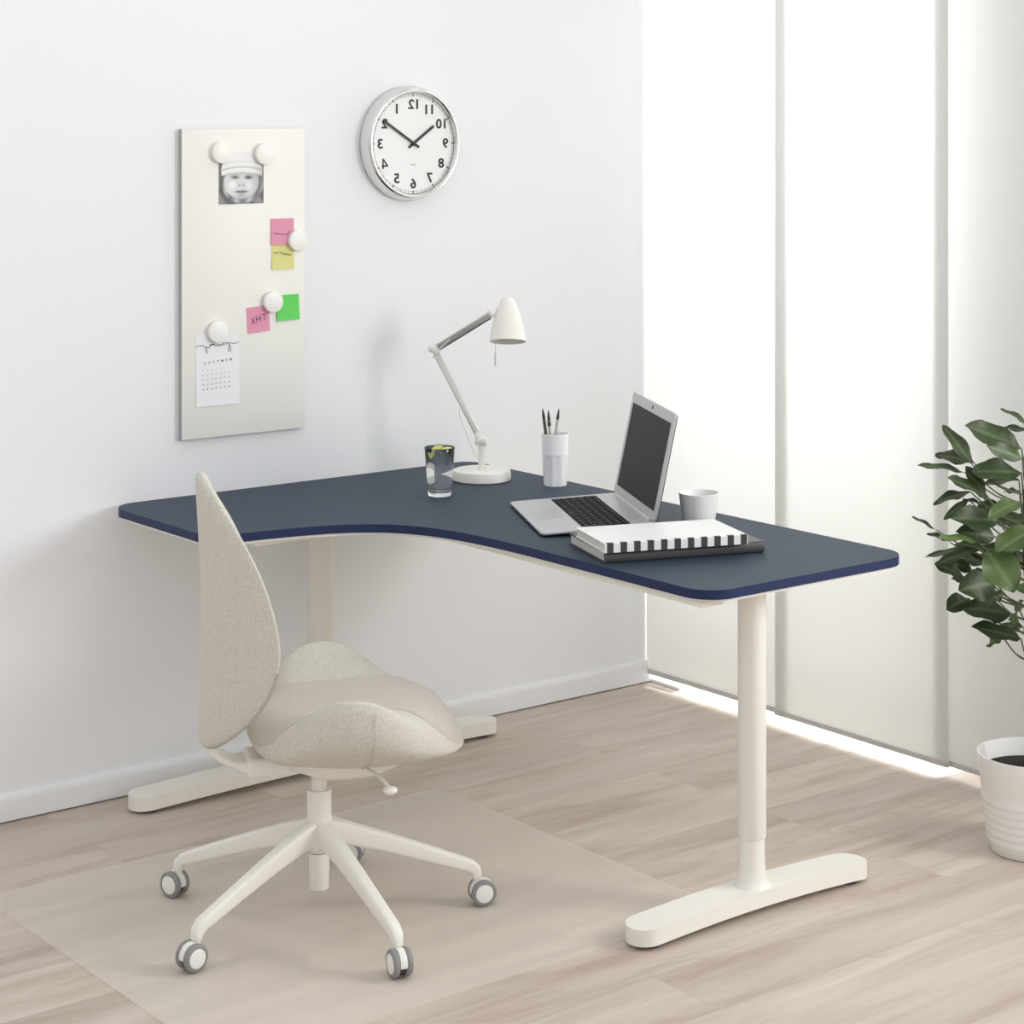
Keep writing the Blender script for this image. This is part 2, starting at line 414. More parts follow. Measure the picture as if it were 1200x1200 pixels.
# panel curtains
def panel(y0, y1, x, label):
    root = empty('panel_curtain', (x, (y0 + y1) / 2, 0.028), 0, label, 'curtain', 'white panel curtains')
    w = y1 - y0
    obj('fabric_panel', box((-0.0012, -w / 2, 0.012), (0.0012, w / 2, 2.62)), M['curtain'], root, smooth=0)
    obj('bottom_rail', box((-0.005, -w / 2, 0.0), (0.005, w / 2, 0.0135), 0.001), M['rail'], root)
    return root
panel(4.118, 4.711, 4.19, 'white panel curtain in the room corner, behind the pencil cup and laptop')
panel(3.550, 4.163, 4.176, 'middle white panel curtain, hanging behind the right end of the desk')
panel(2.987, 3.60, 4.19, 'white panel curtain furthest right, behind the potted plant')
bm = box((4.14, 2.4, 2.648), (4.21, WY, 2.69), 0.002)
struct('trim_2', bm, M['white'])

# ------------------------------------------------------------------ whiteboard and things on it
BX0, BX1, BZ0, BZ1 = 2.622, 2.985, 0.864, 1.645
BY = 4.697
root = empty('whiteboard', ((BX0 + BX1) / 2, WY, (BZ0 + BZ1) / 2), 0, 'tall narrow white magnetic board hanging on the wall', 'whiteboard')
w, h = (BX1 - BX0) / 2, (BZ1 - BZ0) / 2
obj('panel', box((-w, BY - WY, -h), (w, BY - WY + 0.003, h), 0.0012), M['board'], root)
obj('frame', box((-w + 0.0005, BY - WY + 0.003, -h + 0.0005), (w - 0.0005, 0.0, h - 0.0005)), M['board_side'], root, smooth=0)

def sheet(name, x0, x1, z0, z1, m, label, cat, rot=0.0, off=0.0002, th=0.0008, group=None, curl=0.0):
    """thin sheet on the board, root at its centre; local x right, y out of wall is negative, z up"""
    root = empty(name, ((x0 + x1) / 2, BY - off, (z0 + z1) / 2), 0, label, cat, group)
    root.rotation_euler = (0, rot, 0)
    w, h = (x1 - x0) / 2, (z1 - z0) / 2
    b = bmesh.new(); n = 8
    g = []
    for i in range(n + 1):
        z = -h + 2 * h * i / n; c = curl * (1 - i / n) ** 2
        g.append([(-w, -th - c, z), (w, -th - c, z), (w, -c, z), (-w, -c, z)])
    loft(g, b)
    obj('sheet', b, m, root, smooth=0)
    return root, w, h
def stroke(name, parent, pts, w, m, y, mirror=False):
    b = ribbon([(p[0], p[1]) for p in pts], w)
    bmesh.ops.transform(b, matrix=Matrix.Translation((0, y, 0)) @ WALLM, verts=b.verts[:])
    return obj(name, b, m, parent, smooth=0)

# black and white snapshot of a baby
def sm(a, b, x):
    t = min(1, max(0, (x - a) / (b - a))); return t * t * (3 - 2 * t)
def ell(u, v, cx, cy, rx, ry): return math.hypot((u - cx) / rx, (v - cy) / ry)
def snapshot(u, v):       # u right, v down, 0..1 ; printed grey value
    g = 0.30 + 0.06 * math.sin(7 * u + 4 * v)
    if u > 0.82: g += 0.10 * sm(0.82, 0.95, u)
    # quilted clothing at the bottom
    t = sm(0.80, 0.88, v + 0.16 * abs(u - 0.5)); g = g * (1 - t) + t * (0.34 + 0.14 * sm(0.2, 0.8, 0.5 + 0.5 * math.sin(15 * u - 12 * v)))
    # scarf around the face
    e = ell(u, v, 0.53, 0.62, 0.47, 0.38); t = 1 - sm(0.94, 1.02, e); g = g * (1 - t) + t * (0.52 + 0.12 * math.sin(22 * u + 6 * v))
    # face
    e = ell(u, v, 0.50, 0.58, 0.405, 0.34); t = 1 - sm(0.92, 1.0, e)
    f = 0.74 - 0.10 * sm(0.62, 0.92, u) - 0.14 * sm(0.78, 0.94, v) - 0.07 * (1 - sm(0.40, 0.52, v))
    f += 0.07 * (1 - sm(0.3, 1.0, ell(u, v, 0.30, 0.64, 0.13, 0.11))) + 0.05 * (1 - sm(0.3, 1.0, ell(u, v, 0.70, 0.65, 0.12, 0.11)))
    g = g * (1 - t) + t * f
    # eye shadow under the brim, eyes, nose, mouth, chin
    for cx, cy, rx, ry, k, a in ((0.36, 0.485, 0.12, 0.05, 0.48, 0.8), (0.66, 0.490, 0.12, 0.05, 0.44, 0.8), (0.36, 0.490, 0.055, 0.022, 0.24, 0.9), (0.66, 0.495, 0.055, 0.024, 0.22, 0.9),
                                 (0.505, 0.60, 0.09, 0.05, 0.70, 0.6), (0.46, 0.645, 0.028, 0.014, 0.42, 0.9), (0.55, 0.648, 0.028, 0.014, 0.40, 0.9),
                                 (0.50, 0.765, 0.17, 0.030, 0.36, 0.9), (0.50, 0.800, 0.12, 0.022, 0.60, 0.9), (0.50, 0.835, 0.10, 0.016, 0.50, 0.6)):
        t = a * (1 - sm(0.5, 1.15, ell(u, v, cx, cy, rx, ry))); g = g * (1 - t) + t * k
    # soft knitted hat with a rolled brim
    top = 1 - sm(0.97, 1.02, ell(u, v, 0.51, 0.36, 0.46, 0.38)); brim = 0.405 + 0.30 * (u - 0.5) ** 2
    t = top * (1 - sm(brim - 0.012, brim + 0.012, v))
    hat = 0.80 + 0.025 * math.sin(60 * (v - 0.30 * (u - 0.5) ** 2)) - 0.10 * sm(0.70, 1.0, u)
    g = g * (1 - t) + t * hat
    for off in (0.0, 0.115):
        t = top * (1 - sm(0.0, 0.018, abs(v - brim + off))); g = g * (1 - t * 0.5) + t * 0.5 * 0.50
    g = g + (0.80 - g) * (1 - sm(0.10, 0.26, v + 0.1 * abs(u - 0.5)))
    return max(0.05, min(0.95, g * 1.17))
root = empty('photo_print', (2.793, BY - 0.0002, 1.5195), 0, 'black-and-white snapshot of a baby in a knitted hat, pinned near the top of the board', 'photo')
w, h = 0.066, 0.0665
obj('sheet', box((-w, -0.0008, -h), (w, 0, h)), M['paper'], root, smooth=0)
b = bmesh.new(); n = 72; col = b.loops.layers.color.new('print'); vs = []
for j in range(n + 1):
    vs.append([b.verts.new((-w + 2 * w * i / n, -0.001, h - 2 * h * j / n)) for i in range(n + 1)])
for j in range(n):
    for i in range(n):
        f = b.faces.new((vs[j][i], vs[j + 1][i], vs[j + 1][i + 1], vs[j][i + 1]))
        for l, (a, c) in zip(f.loops, ((i, j), (i, j + 1), (i + 1, j + 1), (i + 1, j))):
            g = snapshot(a / n, c / n); l[col] = (g, g, g, 1)
pm = mat('photo_print', (1, 1, 1, 1), 0.45, spec=0.3); nn, ll, pp = nodes(pm)
at = nn.new('ShaderNodeVertexColor'); at.layer_name = 'print'; gm = nn.new('ShaderNodeGamma'); gm.inputs['Gamma'].default_value = 1.0
ll.new(at.outputs['Color'], gm.inputs['Color']); ll.new(gm.outputs['Color'], pp.inputs['Base Color'])
obj('picture', b, pm, root, smooth=0, recalc=False)

# sticky notes (the photograph shows all writing mirror-reversed)
g = 'sticky notes on the board'
r, w, h = sheet('sticky_note', 2.881, 2.950, 1.345, 1.412, M['pink'], 'pink sticky note with a scribbled line, directly above the yellow one', 'sticky note', off=0.0012, group=g, curl=0.002)
scr = [(-0.028, -0.006), (-0.022, -0.003), (-0.017, -0.007), (-0.013, -0.004), (-0.008, -0.007), (-0.003, -0.0065), (0.004, -0.008), (0.009, -0.005), (0.014, -0.008), (0.018, -0.004), (0.022, 0.001)]
stroke('handwriting', r, smooth_path([(a, c, 0) for a, c in scr]), 0.0011, M['ink'], -0.0018)
r, w, h = sheet('sticky_note', 2.884, 2.950, 1.281, 1.349, M['yellow'], 'yellow sticky note with a scribbled line, right edge of board', 'sticky note', off=0.0002, group=g, curl=0.003)
scr = [(-0.029, 0.008), (-0.023, 0.010), (-0.018, 0.008), (-0.012, 0.010), (-0.006, 0.010), (-0.001, 0.004), (0.004, 0.007), (0.008, 0.002), (0.012, 0.006), (0.016, 0.001), (0.021, 0.004), (0.023, 0.0)]
stroke('handwriting', r, smooth_path([(a, c, 0) for a, c in scr]), 0.0011, M['ink'], -0.0025)
r, w, h = sheet('sticky_note', 2.810, 2.876, 1.122, 1.188, M['pink'], 'tilted pink sticky note with the letters XHT, lower on the board', 'sticky note', rot=math.radians(-4), off=0.0002, group=g, curl=0.001)
for q in ([(-0.021, 0.006), (-0.009, -0.010)], [(-0.010, 0.008), (-0.021, -0.010)], [(-0.005, 0.009), (-0.005, -0.008)], [(0.006, 0.010), (0.006, -0.006)], [(-0.005, 0.0), (0.006, 0.002)], [(0.011, 0.011), (0.026, 0.012)], [(0.019, 0.012), (0.018, -0.005)]):
    stroke('letter_stroke', r, q, 0.0012, M['ink'], -0.0018)
r, w, h = sheet('sticky_note', 2.898, 2.966, 1.148, 1.214, M['green'], 'bright green sticky note on the right of the board', 'sticky note', rot=math.radians(-1.5), off=0.0012, group=g, curl=0.003)

# round magnets
def magnet(x, z, label):
    prof = [(0, 0), (0.0265, 0), (0.0275, 0.001), (0.0275, 0.009), (0.0268, 0.0105), (0.0255, 0.011), (0, 0.011)]
    b = lathe(prof, 48); bmesh.ops.transform(b, matrix=WALLM, verts=b.verts[:])
    o = obj('round_magnet', b, M['magnet'], None, (x, BY - 0.0036, z))
    tag(o, label, 'magnet', 'round white magnets')
magnet(2.731, 1.585, 'round white magnet at the top left corner of the baby snapshot')
magnet(2.858, 1.580, 'round white magnet at the top right corner of the baby snapshot')
magnet(2.958, 1.354, 'round white magnet over the edge of the pink and yellow sticky notes')
magnet(2.883, 1.198, 'round white magnet between the tilted pink note and the green note')
magnet(2.720, 1.131, 'round white magnet holding the calendar sheet')

# calendar
r, w, h = sheet('calendar', 2.661, 2.787, 0.944, 1.125, M['paper'], 'small white paper calendar sheet at the lower left of the board', 'calendar', off=0.0002, curl=0.0015)
def zc(p): return ((p[0] - 45) / 520 * 2 * w - w, h - (p[1] - 235) / 872 * 2 * h)
word = [(40, 378), (70, 366), (120, 364), (150, 385), (165, 400), (170, 440), (178, 462), (168, 440), (163, 405), (172, 383), (190, 398), (205, 385), (212, 352), (222, 378),
        (240, 352), (262, 366), (250, 352), (236, 366), (262, 360), (280, 378), (296, 360), (312, 383), (330, 362), (345, 382), (360, 358), (380, 375), (368, 352), (392, 350), (408, 368), (420, 345),
        (436, 362), (440, 400), (432, 440), (448, 456), (462, 440), (452, 400), (440, 365), (452, 350), (480, 362), (520, 362), (556, 350)]
stroke('month_heading', r, [zc(p) for p in smooth_path([(a, c, 0) for a, c in word], 5)], 0.0013, M['ink'], -0.0012)
b = bmesh.new()
for i, ch in enumerate(reversed('MTWTFSS')):
    x, y = zc((150 + i * 52, 582 - i * 4)); t = text_bm(ch, 0.0085)
    put(b, t, Matrix.Translation((x, -0.0014, y)) @ WALLM)
obj('weekday_row', b, M['ink'], r, smooth=0)
b = bmesh.new(); day = 1
for row in range(5):
    for ccol in range(7):
        if row == 0 and ccol < 4: continue
        x, y = zc((130 + (6 - ccol) * 51.5, 668 + row * 58 - (6 - ccol) * 2.5)); t = text_bm(str(day), 0.0058, ext=0.0002); day += 1
        put(b, t, Matrix.Translation((x, -0.0014 - (row / 5) * 0.001, y)) @ WALLM)
obj('date_grid', b, M['ink_soft'], r, smooth=0)

# ------------------------------------------------------------------ wall clock (mirror-reversed face)
root = empty('wall_clock', (3.323, WY, 1.6035), 0, 'round wall clock with polished steel case and mirror-reversed black numerals', 'clock')
case = [(0.0, 0.0), (0.153, 0.0), (0.156, 0.003), (0.156, 0.010), (0.1535, 0.016), (0.1525, 0.030), (0.1500, 0.038), (0.1465, 0.0425), (0.1425, 0.0430), (0.1390, 0.0405), (0.1365, 0.034), (0.1362, 0.0285), (0.0, 0.0285)]
b = lathe(case, 96); bmesh.ops.transform(b, matrix=WALLM, verts=b.verts[:]); obj('case', b, M['chrome'], root, smooth=50)
b = lathe([(0, 0.0285), (0.1361, 0.0285), (0.1361, 0.0295), (0, 0.0295)], 96); bmesh.ops.transform(b, matrix=WALLM, verts=b.verts[:]); obj('dial', b, M['dial'], root)
FZ = 0.0297
b = bmesh.new()
for i in range(60):
    a = 2 * PI * i / 60; major = i % 5 == 0
    r0, r1, wd = (0.1280, 0.1352, 0.0030) if major else (0.1302, 0.1352, 0.0006)
    q = box((-wd / 2, r0, FZ), (wd / 2, r1, FZ + 0.0003)); put(b, q, Matrix.Rotation(-a, 4, 'Z'))
ringp = [(0.1296, FZ), (0.1302, FZ), (0.1302, FZ + 0.0003), (0.1296, FZ + 0.0003)]
lathe(ringp, 96, b, closed=True)
lathe([(p[0] + 0.0053, p[1]) for p in ringp], 96, b, closed=True)
bmesh.ops.transform(b, matrix=WALLM, verts=b.verts[:]); obj('minute_track', b, M['ink'], root, smooth=0)
for hnum in range(1, 13):
    a = PI / 2 + 2 * PI * hnum / 12        # counter-clockwise: reversed face
    rr = 0.1080 if hnum not in (10, 11, 12) else 0.1065
    t = text_bm(str(hnum), 0.0360, True, 0.0003, 0.0009)
    for v in t.verts: v.co.x *= 1.10
    if hnum == 4:
        t.free(); t = ribbon([(-0.005, -0.0138), (-0.005, 0.0138)], 0.0042)
        ribbon([(-0.0092, -0.0060), (0.0105, -0.0060)], 0.0040, bm=t); ribbon([(-0.0045, 0.0125), (0.0095, -0.0060)], 0.0040, 0.00002, bm=t)
    bmesh.ops.transform(t, matrix=WALLM @ Matrix.Translation((rr * math.cos(a), rr * math.sin(a), FZ + 0.0003)), verts=t.verts[:])
    obj('numeral', t, M['black'], root, smooth=0)
def hand(name, ang, L, tail, wd, z):
    b = box((-wd / 2, -tail, z), (wd / 2, L, z + 0.0012), 0.0002, 1)
    bmesh.ops.transform(b, matrix=WALLM @ Matrix.Rotation(ang, 4, 'Z'), verts=b.verts[:]); obj(name, b, M['black'], root, smooth=0)
hand('hour_hand', math.radians(-55.0), 0.082, 0.019, 0.0072, 0.0315)
hand('minute_hand', math.radians(58.0), 0.117, 0.020, 0.0066, 0.0335)
b = lathe([(0, 0.0298), (0.006, 0.0298), (0.006, 0.0355), (0.004, 0.0362), (0, 0.0362)], 24); bmesh.ops.transform(b, matrix=WALLM, verts=b.verts[:]); obj('hub', b, M['black'], root)
b = bmesh.new(); xx = -0.0085
for wd in (0.0022, 0.0028, 0.0024, 0.0026, 0.0022, 0.0024):
    q = box((xx, -0.0585, FZ), (xx + wd, -0.0560, FZ + 0.0002)); put(b, q, WALLM); xx += wd + 0.0006
obj('maker_mark', b, M['ink_soft'], root, smooth=0)

# ------------------------------------------------------------------ desk
DZ = 0.724
def bez(p0, p1, p2, p3, n):
    return [tuple((1 - t) ** 3 * p0[k] + 3 * t * (1 - t) ** 2 * p1[k] + 3 * t * t * (1 - t) * p2[k] + t ** 3 * p3[k] for k in (0, 1)) for t in [i / n for i in range(n + 1)]]
DX, DY = 2.97, 3.9
c = [(2.416, 4.698), (3.526, 4.698), (3.526, 3.094), (2.913, 3.094)]
def corner(p, a, d, r, n=10):
    p, a, d = Vector(p), Vector(a), Vector(d); u = (a - p).normalized(); v = (d - p).normalized(); out = []
    cen = p + (u + v) * r
    for k in range(n + 1):
        t = PI / 2 * k / n; q = cen - v * r * math.cos(t) - u * r * math.sin(t); out.append((q.x, q.y))
    return out
outline = []
outline += corner((2.416, 4.698), (2.416, 4.0), (3.5, 4.698), 0.075)
outline += corner((3.526, 4.698), (2.4, 4.698), (3.526, 3.0), 0.05)
outline += corner((3.526, 3.094), (3.526, 4.0), (2.9, 3.094), 0.075)
outline += corner((2.914, 3.094), (3.5, 3.094), (2.914, 4.0), 0.07)
outline += bez((2.914, 3.62), (2.914, 4.06), (2.84, 4.150), (2.52, 4.192), 26)
outline += corner((2.416, 4.200), (2.6, 4.200), (2.416, 4.5), 0.06)
outline = [(x - DX, y - DY) for x, y in outline]
desk = empty('corner_desk', (DX, DY, 0), 0, 'white-legged corner desk with dark blue top and navy edge', 'desk')
b = prism(outline, DZ - 0.0195, DZ, 0.0012, 2, mi_side=1)
for f in b.faces:
    f.normal_update()
    f.material_index = 0 if abs(f.normal.z) > 0.7 else 1
obj('desk_top', b, [M['desk_top'], M['desk_edge']], desk, smooth=40)
und = []
for i in range(len(outline)):
    p = Vector(outline[i]); a = Vector(outline[i - 1]); d = Vector(outline[(i + 1) % len(outline)])
    tt = (d - a).normalized(); nn_ = Vector((-tt.y, tt.x)); und.append(p - nn_ * 0.007)      # outline runs clockwise: inset to the right
obj('underside', prism([(p.x, p.y) for p in und], DZ - 0.0265, DZ - 0.0196), M['white'], desk, smooth=30)
# frame rails below the top
def dl(x, y, z): return (x - DX, y - DY, z)
def rail(name, lo, hi, bev=0.003):
    return obj(name, box(dl(*lo), dl(*hi), bev), M['white'], desk)
zt = DZ - 0.0266
rail('frame_rail', (2.930, 3.125, zt - 0.012), (2.990, 3.98, zt))
rail('frame_rail', (3.38, 3.30, zt - 0.026), (3.42, 4.60, zt))
rail('frame_rail', (2.55, 4.225, zt - 0.016), (2.92, 4.275, zt))
rail('frame_rail', (2.60, 4.56, zt - 0.026), (3.44, 4.60, zt))
rail('cross_beam', (2.99, 3.17, zt - 0.018), (3.40, 3.27, zt))
rail('cross_beam', (2.90, 4.22, zt - 0.020), (3.02, 4.60, zt))
def foot(L, wd, hgt, arch):
    """long rounded foot whose underside and top bow upwards in the middle"""
    b = prism(stadium(L, wd, 26), 0.0, hgt, 0.003, 3)
    bmesh.ops.bisect_plane(b, geom=b.verts[:] + b.edges[:] + b.faces[:], plane_co=(0, 0, 0), plane_no=(1, 0, 0))
    for k in (-0.44, -0.36, -0.27, -0.18, -0.09, 0.09, 0.18, 0.27, 0.36, 0.44):
        bmesh.ops.bisect_plane(b, geom=b.verts[:] + b.edges[:] + b.faces[:], plane_co=(k * L, 0, 0), plane_no=(1, 0, 0))
    for v in b.verts:
        t = 1 - (2 * v.co.x / L) ** 2
        v.co.z += arch * max(0, t)
    return b
def leg(x, y, L, colx, rx, ry, zsplit, wd=0.084):
    f = obj('foot', foot(L, wd, 0.034, 0.012), M['white'], desk, dl(x, y, 0.008), smooth=40)
    for s in (-1, 1):
        g = lathe([(0, -0.008), (0.026, -0.008), (0.028, -0.006), (0.028, 0.003), (0, 0.003)], 24)
        obj('glide', g, M['glide'], f, (s * (L / 2 - 0.048), 0, 0))
    # inner tube with flared root
    prof = [(1.38, 0.050), (1.36, 0.053), (1.22, 0.0575), (1.07, 0.066), (0.97, 0.079), (0.92, 0.097), (0.90, 0.12), (0.90, zsplit + 0.02)]
    n = 40
    rings = [[(k * rx * math.cos(2 * PI * i / n), k * ry * math.sin(2 * PI * i / n), z) for i in range(n)] for k, z in prof]
    obj('leg_tube', loft(rings), M['white'], desk, dl(colx, y, 0), smooth=40)
    rings = [[(k * rx * math.cos(2 * PI * i / n), k * ry * math.sin(2 * PI * i / n), z) for i in range(n)] for k, z in ((0.95, zsplit), (1.0, zsplit + 0.003), (1.0, zt - 0.018))]
    obj('leg_sleeve', loft(rings), M['white'], desk, dl(colx, y, 0), smooth=40)
leg(3.155, 3.217, 0.675, 3.158, 0.030, 0.030, 0.155)
leg(2.968, 4.585, 1.10, 2.962, 0.036, 0.030, 0.155)
# small screw hole plug on the far leg
# ------------------------------------------------------------------ things on the desk
def on(x, y): return (x, y, DZ)
RT = Vector((0.78787, -0.61585, 0)); FW = Vector((0.61585, 0.78787, 0))

# desk lamp
lamp = empty('desk_lamp', on(3.360, 4.427), 0, 'white jointed desk lamp with bell shade standing by the wall', 'lamp')
obj('base', lathe([(0, 0.001), (0.074, 0.001), (0.0765, 0.003), (0.0765, 0.022), (0.0745, 0.027), (0.071, 0.0285), (0, 0.0285)], 64), M['white_lamp'], lamp)
obj('base_pad', lathe([(0, 0), (0.074, 0), (0.074, 0.0015), (0, 0.0015)], 48), M['glide'], lamp)
obj('post', lathe([(0, 0.028), (0.0105, 0.028), (0.0092, 0.033), (0.0088, 0.092), (0, 0.092)], 24), M['white_lamp'], lamp)
def P(r, f, z): v = RT * r + FW * f; return Vector((v.x, v.y, z))
J1, J2, J3 = P(0.0, 0, 0.101), P(-0.127, 0.045, 0.338), P(0.028, -0.02, 0.439)
def pin(name, c, axis, r, L, m):
    axis = axis.normalized(); a = c - axis * L / 2; d = c + axis * L / 2
    return obj(name, tube([a, a + axis * 0.001, d - axis * 0.001, d], [r * 0.86, r, r, r * 0.86], 24), m, lamp, smooth=40)
ax = (RT * 0.35 - FW * 0.94).normalized()
pin('joint', J1, (RT * 0.9 - FW * 0.44), 0.0105, 0.034, M['white_lamp'])
pin('joint', J2, (RT * 0.6 - FW * 0.8), 0.0105, 0.026, M['white_lamp'])
pin('joint', J3, (RT * 0.5 - FW * 0.86), 0.0105, 0.024, M['white_lamp'])
def bar(name, a, b, w1, w2, m, side):
    """flat bar between a and b; w1 across 'side', w2 the other way"""
    t = (b - a).normalized(); s = (side - t * side.dot(t)).normalized(); u = t.cross(s)
    out = []
    for p in (a, b):
        out.append([p + s * w1 / 2 * i + u * w2 / 2 * j for i, j in ((-1, -1), (1, -1), (1, 1), (-1, 1))])
    bb = loft(out); bmesh.ops.bevel(bb, geom=bb.edges[:], offset=min(w1, w2) * 0.15, segments=2, profile=0.5, affect='EDGES')
    return obj(name, bb, m, lamp, smooth=40)
tl = (J2 - J1).normalized(); tu = (J3 - J2).normalized()
bar('lower_arm', J1 + tl * 0.024, J2 - tl * 0.010, 0.011, 0.0155, M['steel'], ax)
bar('arm_socket', J1 + tl * 0.004, J1 + tl * 0.026, 0.0125, 0.017, M['white_lamp'], ax)
bar('upper_arm', J2 + tu * 0.006, J3 - tu * 0.006, 0.010, 0.0155, M['steel'], ax)
dn = (ax.cross(tu)).normalized(); dn = dn if dn.z < 0 else -dn
bar('cable_channel', J2 + tu * 0.012 + dn * 0.0092, J3 - tu * 0.012 + dn * 0.0092, 0.0075, 0.0030, M['dark'], ax)
# shade, mouth tipped slightly towards the room
sh = empty('tmp'); bpy.data.objects.remove(sh)
prof_o = [(0.0, 0.114), (0.0145, 0.114), (0.0168, 0.1125), (0.0225, 0.098), (0.0310, 0.075), (0.0380, 0.052), (0.0430, 0.030), (0.0460, 0.012), (0.0478, 0.0)]
prof_i = [(0.0466, 0.0), (0.0448, 0.012), (0.0418, 0.030), (0.0368, 0.052), (0.0298, 0.075), (0.0213, 0.098), (0.0150, 0.110), (0, 0.110)]
b = lathe(prof_o + prof_i, 64)
SC = P(0.0680, -0.035, 0.366)
rot = Matrix.Rotation(math.radians(15), 4, RT)      # tips the mouth
# choose the sign that shows the mouth to the camera
ax_up = rot @ Vector((0, 0, 1))
if ax_up.dot(FW) < 0: rot = Matrix.Rotation(math.radians(-15), 4, RT)
SM = Matrix.Translation(SC) @ rot
bmesh.ops.transform(b, matrix=SM, verts=b.verts[:])
shade = obj('lamp_shade', b, M['white_lamp'], lamp, smooth=40)
b = lathe([(0.0, 0.030), (0.012, 0.034), (0.018, 0.048), (0.014, 0.066), (0.010, 0.078), (0.010, 0.105), (0, 0.105)], 24)
bmesh.ops.transform(b, matrix=SM, verts=b.verts[:]); obj('bulb', b, M['bulb'], shade, smooth=60)
b = tube([J3, J3 + (SM @ Vector((0, 0, 0.092)) - J3) * 0.95], 0.0065, 16)
obj('shade_arm', b, M['steel'], lamp)
c0 = SM @ Vector((0, 0, 0.02)); c0 = P(0.036, -0.062, 0.378)
b = tube([c0, c0 - Vector((0, 0, 0.038))], 0.0007, 6); cord = obj('pull_cord', b, M['steel'], lamp)
obj('pull_knob', tube([c0 - Vector((0, 0, 0.038)), c0 - Vector((0, 0, 0.072))], 0.0022, 10), M['steel'], cord)
p = [J1 + tl * 0.085 + P(-0.004, 0, 0), J1 + tl * 0.088 + P(-0.020, 0, 0), J1 + tl * 0.078 + P(-0.022, 0, 0), P(-0.020, 0, 0.055), P(-0.014, 0, 0.050), P(-0.006, 0, 0.050)]
p = [J1 + tl * 0.098, J1 + tl * 0.098 + P(-0.012, -0.004, 0.001), P(-0.056, 0.012, 0.160), P(-0.036, 0.006, 0.110), P(-0.016, 0, 0.060), P(-0.007, 0, 0.056)]
obj('cable', tube(smooth_path(p, 6), 0.0015, 8), M['white_lamp'], lamp)
p = [J2 + tu * 0.055 - FW * 0.007, J2 + tu * 0.035 - FW * 0.010 + Vector((0, 0, -0.004)), J2 + P(-0.001, -0.012, -0.018), J2 + P(0.004, -0.010, -0.022), J2 - tl * 0.02 - FW * 0.006]
obj('cable', tube(smooth_path(p, 6), 0.0015, 8), M['white_lamp'], lamp)
obj('power_lead', tube(smooth_path([P(0.012, 0.070, 0.020), P(0.018, 0.085, 0.010), P(0.03, 0.12, 0.003), P(0.02, 0.18, 0.003)], 6), 0.0025, 8), M['glide'], lamp)

# glass of water with lime
gl = empty('drinking_glass', on(3.137, 4.308), 0, 'clear straight-sided drinking glass on the desk, left of the lamp', 'glass')
ro = lambda z: 0.0295 + (0.0385 - 0.0295) * z / 0.122
outer = [(0, 0), (0.0265, 0), (0.0292, 0.002), (ro(0.008), 0.008), (ro(0.06), 0.06), (ro(0.1215), 0.1215)]
inner = [(ro(0.122) - 0.0006, 0.1222), (ro(0.1215) - 0.0013, 0.1215), (ro(0.06) - 0.0014, 0.06), (ro(0.02) - 0.0016, 0.0165), (ro(0.01) - 0.004, 0.0128), (0, 0.012)]
obj('glass_body', lathe(outer + inner, 64), M['glass'], gl, smooth=50)
wt = empty('water', on(3.137, 4.308), 0, 'clear water filling the drinking glass below the lime slices', 'water')
wi = [(0, 0.0119), (ro(0.01) - 0.0038, 0.0127), (ro(0.02) - 0.0014, 0.0165), (ro(0.06) - 0.0012, 0.06), (ro(0.112) - 0.0012, 0.112), (0, 0.112)]
obj('water_body', lathe(wi, 64), M['water'], wt, smooth=50)
def lime(x, y, z, rx, rz, ry, label):
    root = empty('lime_slice', (x, y, z), 0, label, 'lime', 'lime slices in the glass'); root.rotation_euler = Euler((rx, ry, rz))
    n = 20; R = 0.024; th = 0.005
    arc = [(R * math.cos(PI * k / n), R * math.sin(PI * k / n)) for k in range(n + 1)]
    inn = [(R * 0.9 * math.cos(PI * k / n), R * 0.9 * math.sin(PI * k / n)) for k in range(n + 1)]
    b = prism([(a, c - 0.008) for a, c in inn], -th / 2, th / 2); obj('flesh', b, M['lime_flesh'], root, smooth=0)
    poly = [(a, c - 0.008) for a, c in arc] + [(a, c - 0.008) for a, c in reversed(inn)]
    obj('peel', prism(poly, -th / 2, th / 2), M['lime_peel'], root, smooth=30)
lime(3.125, 4.309, DZ + 0.111, math.radians(28), math.radians(-14), math.radians(-50), 'lime slice floating on the left of the water glass, tilted')
lime(3.148, 4.305, DZ + 0.1105, math.radians(10), math.radians(6), math.radians(-20), 'flatter lime slice floating on the right of the water glass')

# faceted cup with pens
pc = empty('pencil_cup', on(3.461, 4.247), 0, 'tall white faceted plastic tumbler holding three pens', 'cup')
Hc = 0.134; n = 72; off = math.radians(-142)
def facet(a, k=8):
    s = 2 * PI / k; x = (a - off) % s - s / 2
    return math.cos(s / 2) / math.cos(x)
rings = []
rr = lambda z: 0.0292 + (0.0352 - 0.0292) * z / Hc
for z, fac, d in ((0, 1, -0.001), (0.002, 1, 0), (0.010, 1, 0), (0.076, 1, 0.0), (0.0785, 0.6, 0.0004), (0.081, 0.0, 0.0010), (0.086, 0, 0.0005), (0.10, 0, 0), (Hc - 0.001, 0, 0), (Hc, 0, -0.0006)):
    rings.append([((rr(z) + d) * (1 + fac * (facet(2 * PI * i / n) * 1.04 - 1)) * math.cos(2 * PI * i / n), (rr(z) + d) * (1 + fac * (facet(2 * PI * i / n) * 1.04 - 1)) * math.sin(2 * PI * i / n), z) for i in range(n)])
for z, d in ((Hc, -0.0018), (Hc - 0.003, -0.0022), (0.02, -0.003), (0.006, -0.005)):
    rings.append([((rr(z) + d) * math.cos(2 * PI * i / n), (rr(z) + d) * math.sin(2 * PI * i / n), z) for i in range(n)])
obj('cup_body', loft(rings), M['cup'], pc, smooth=18)
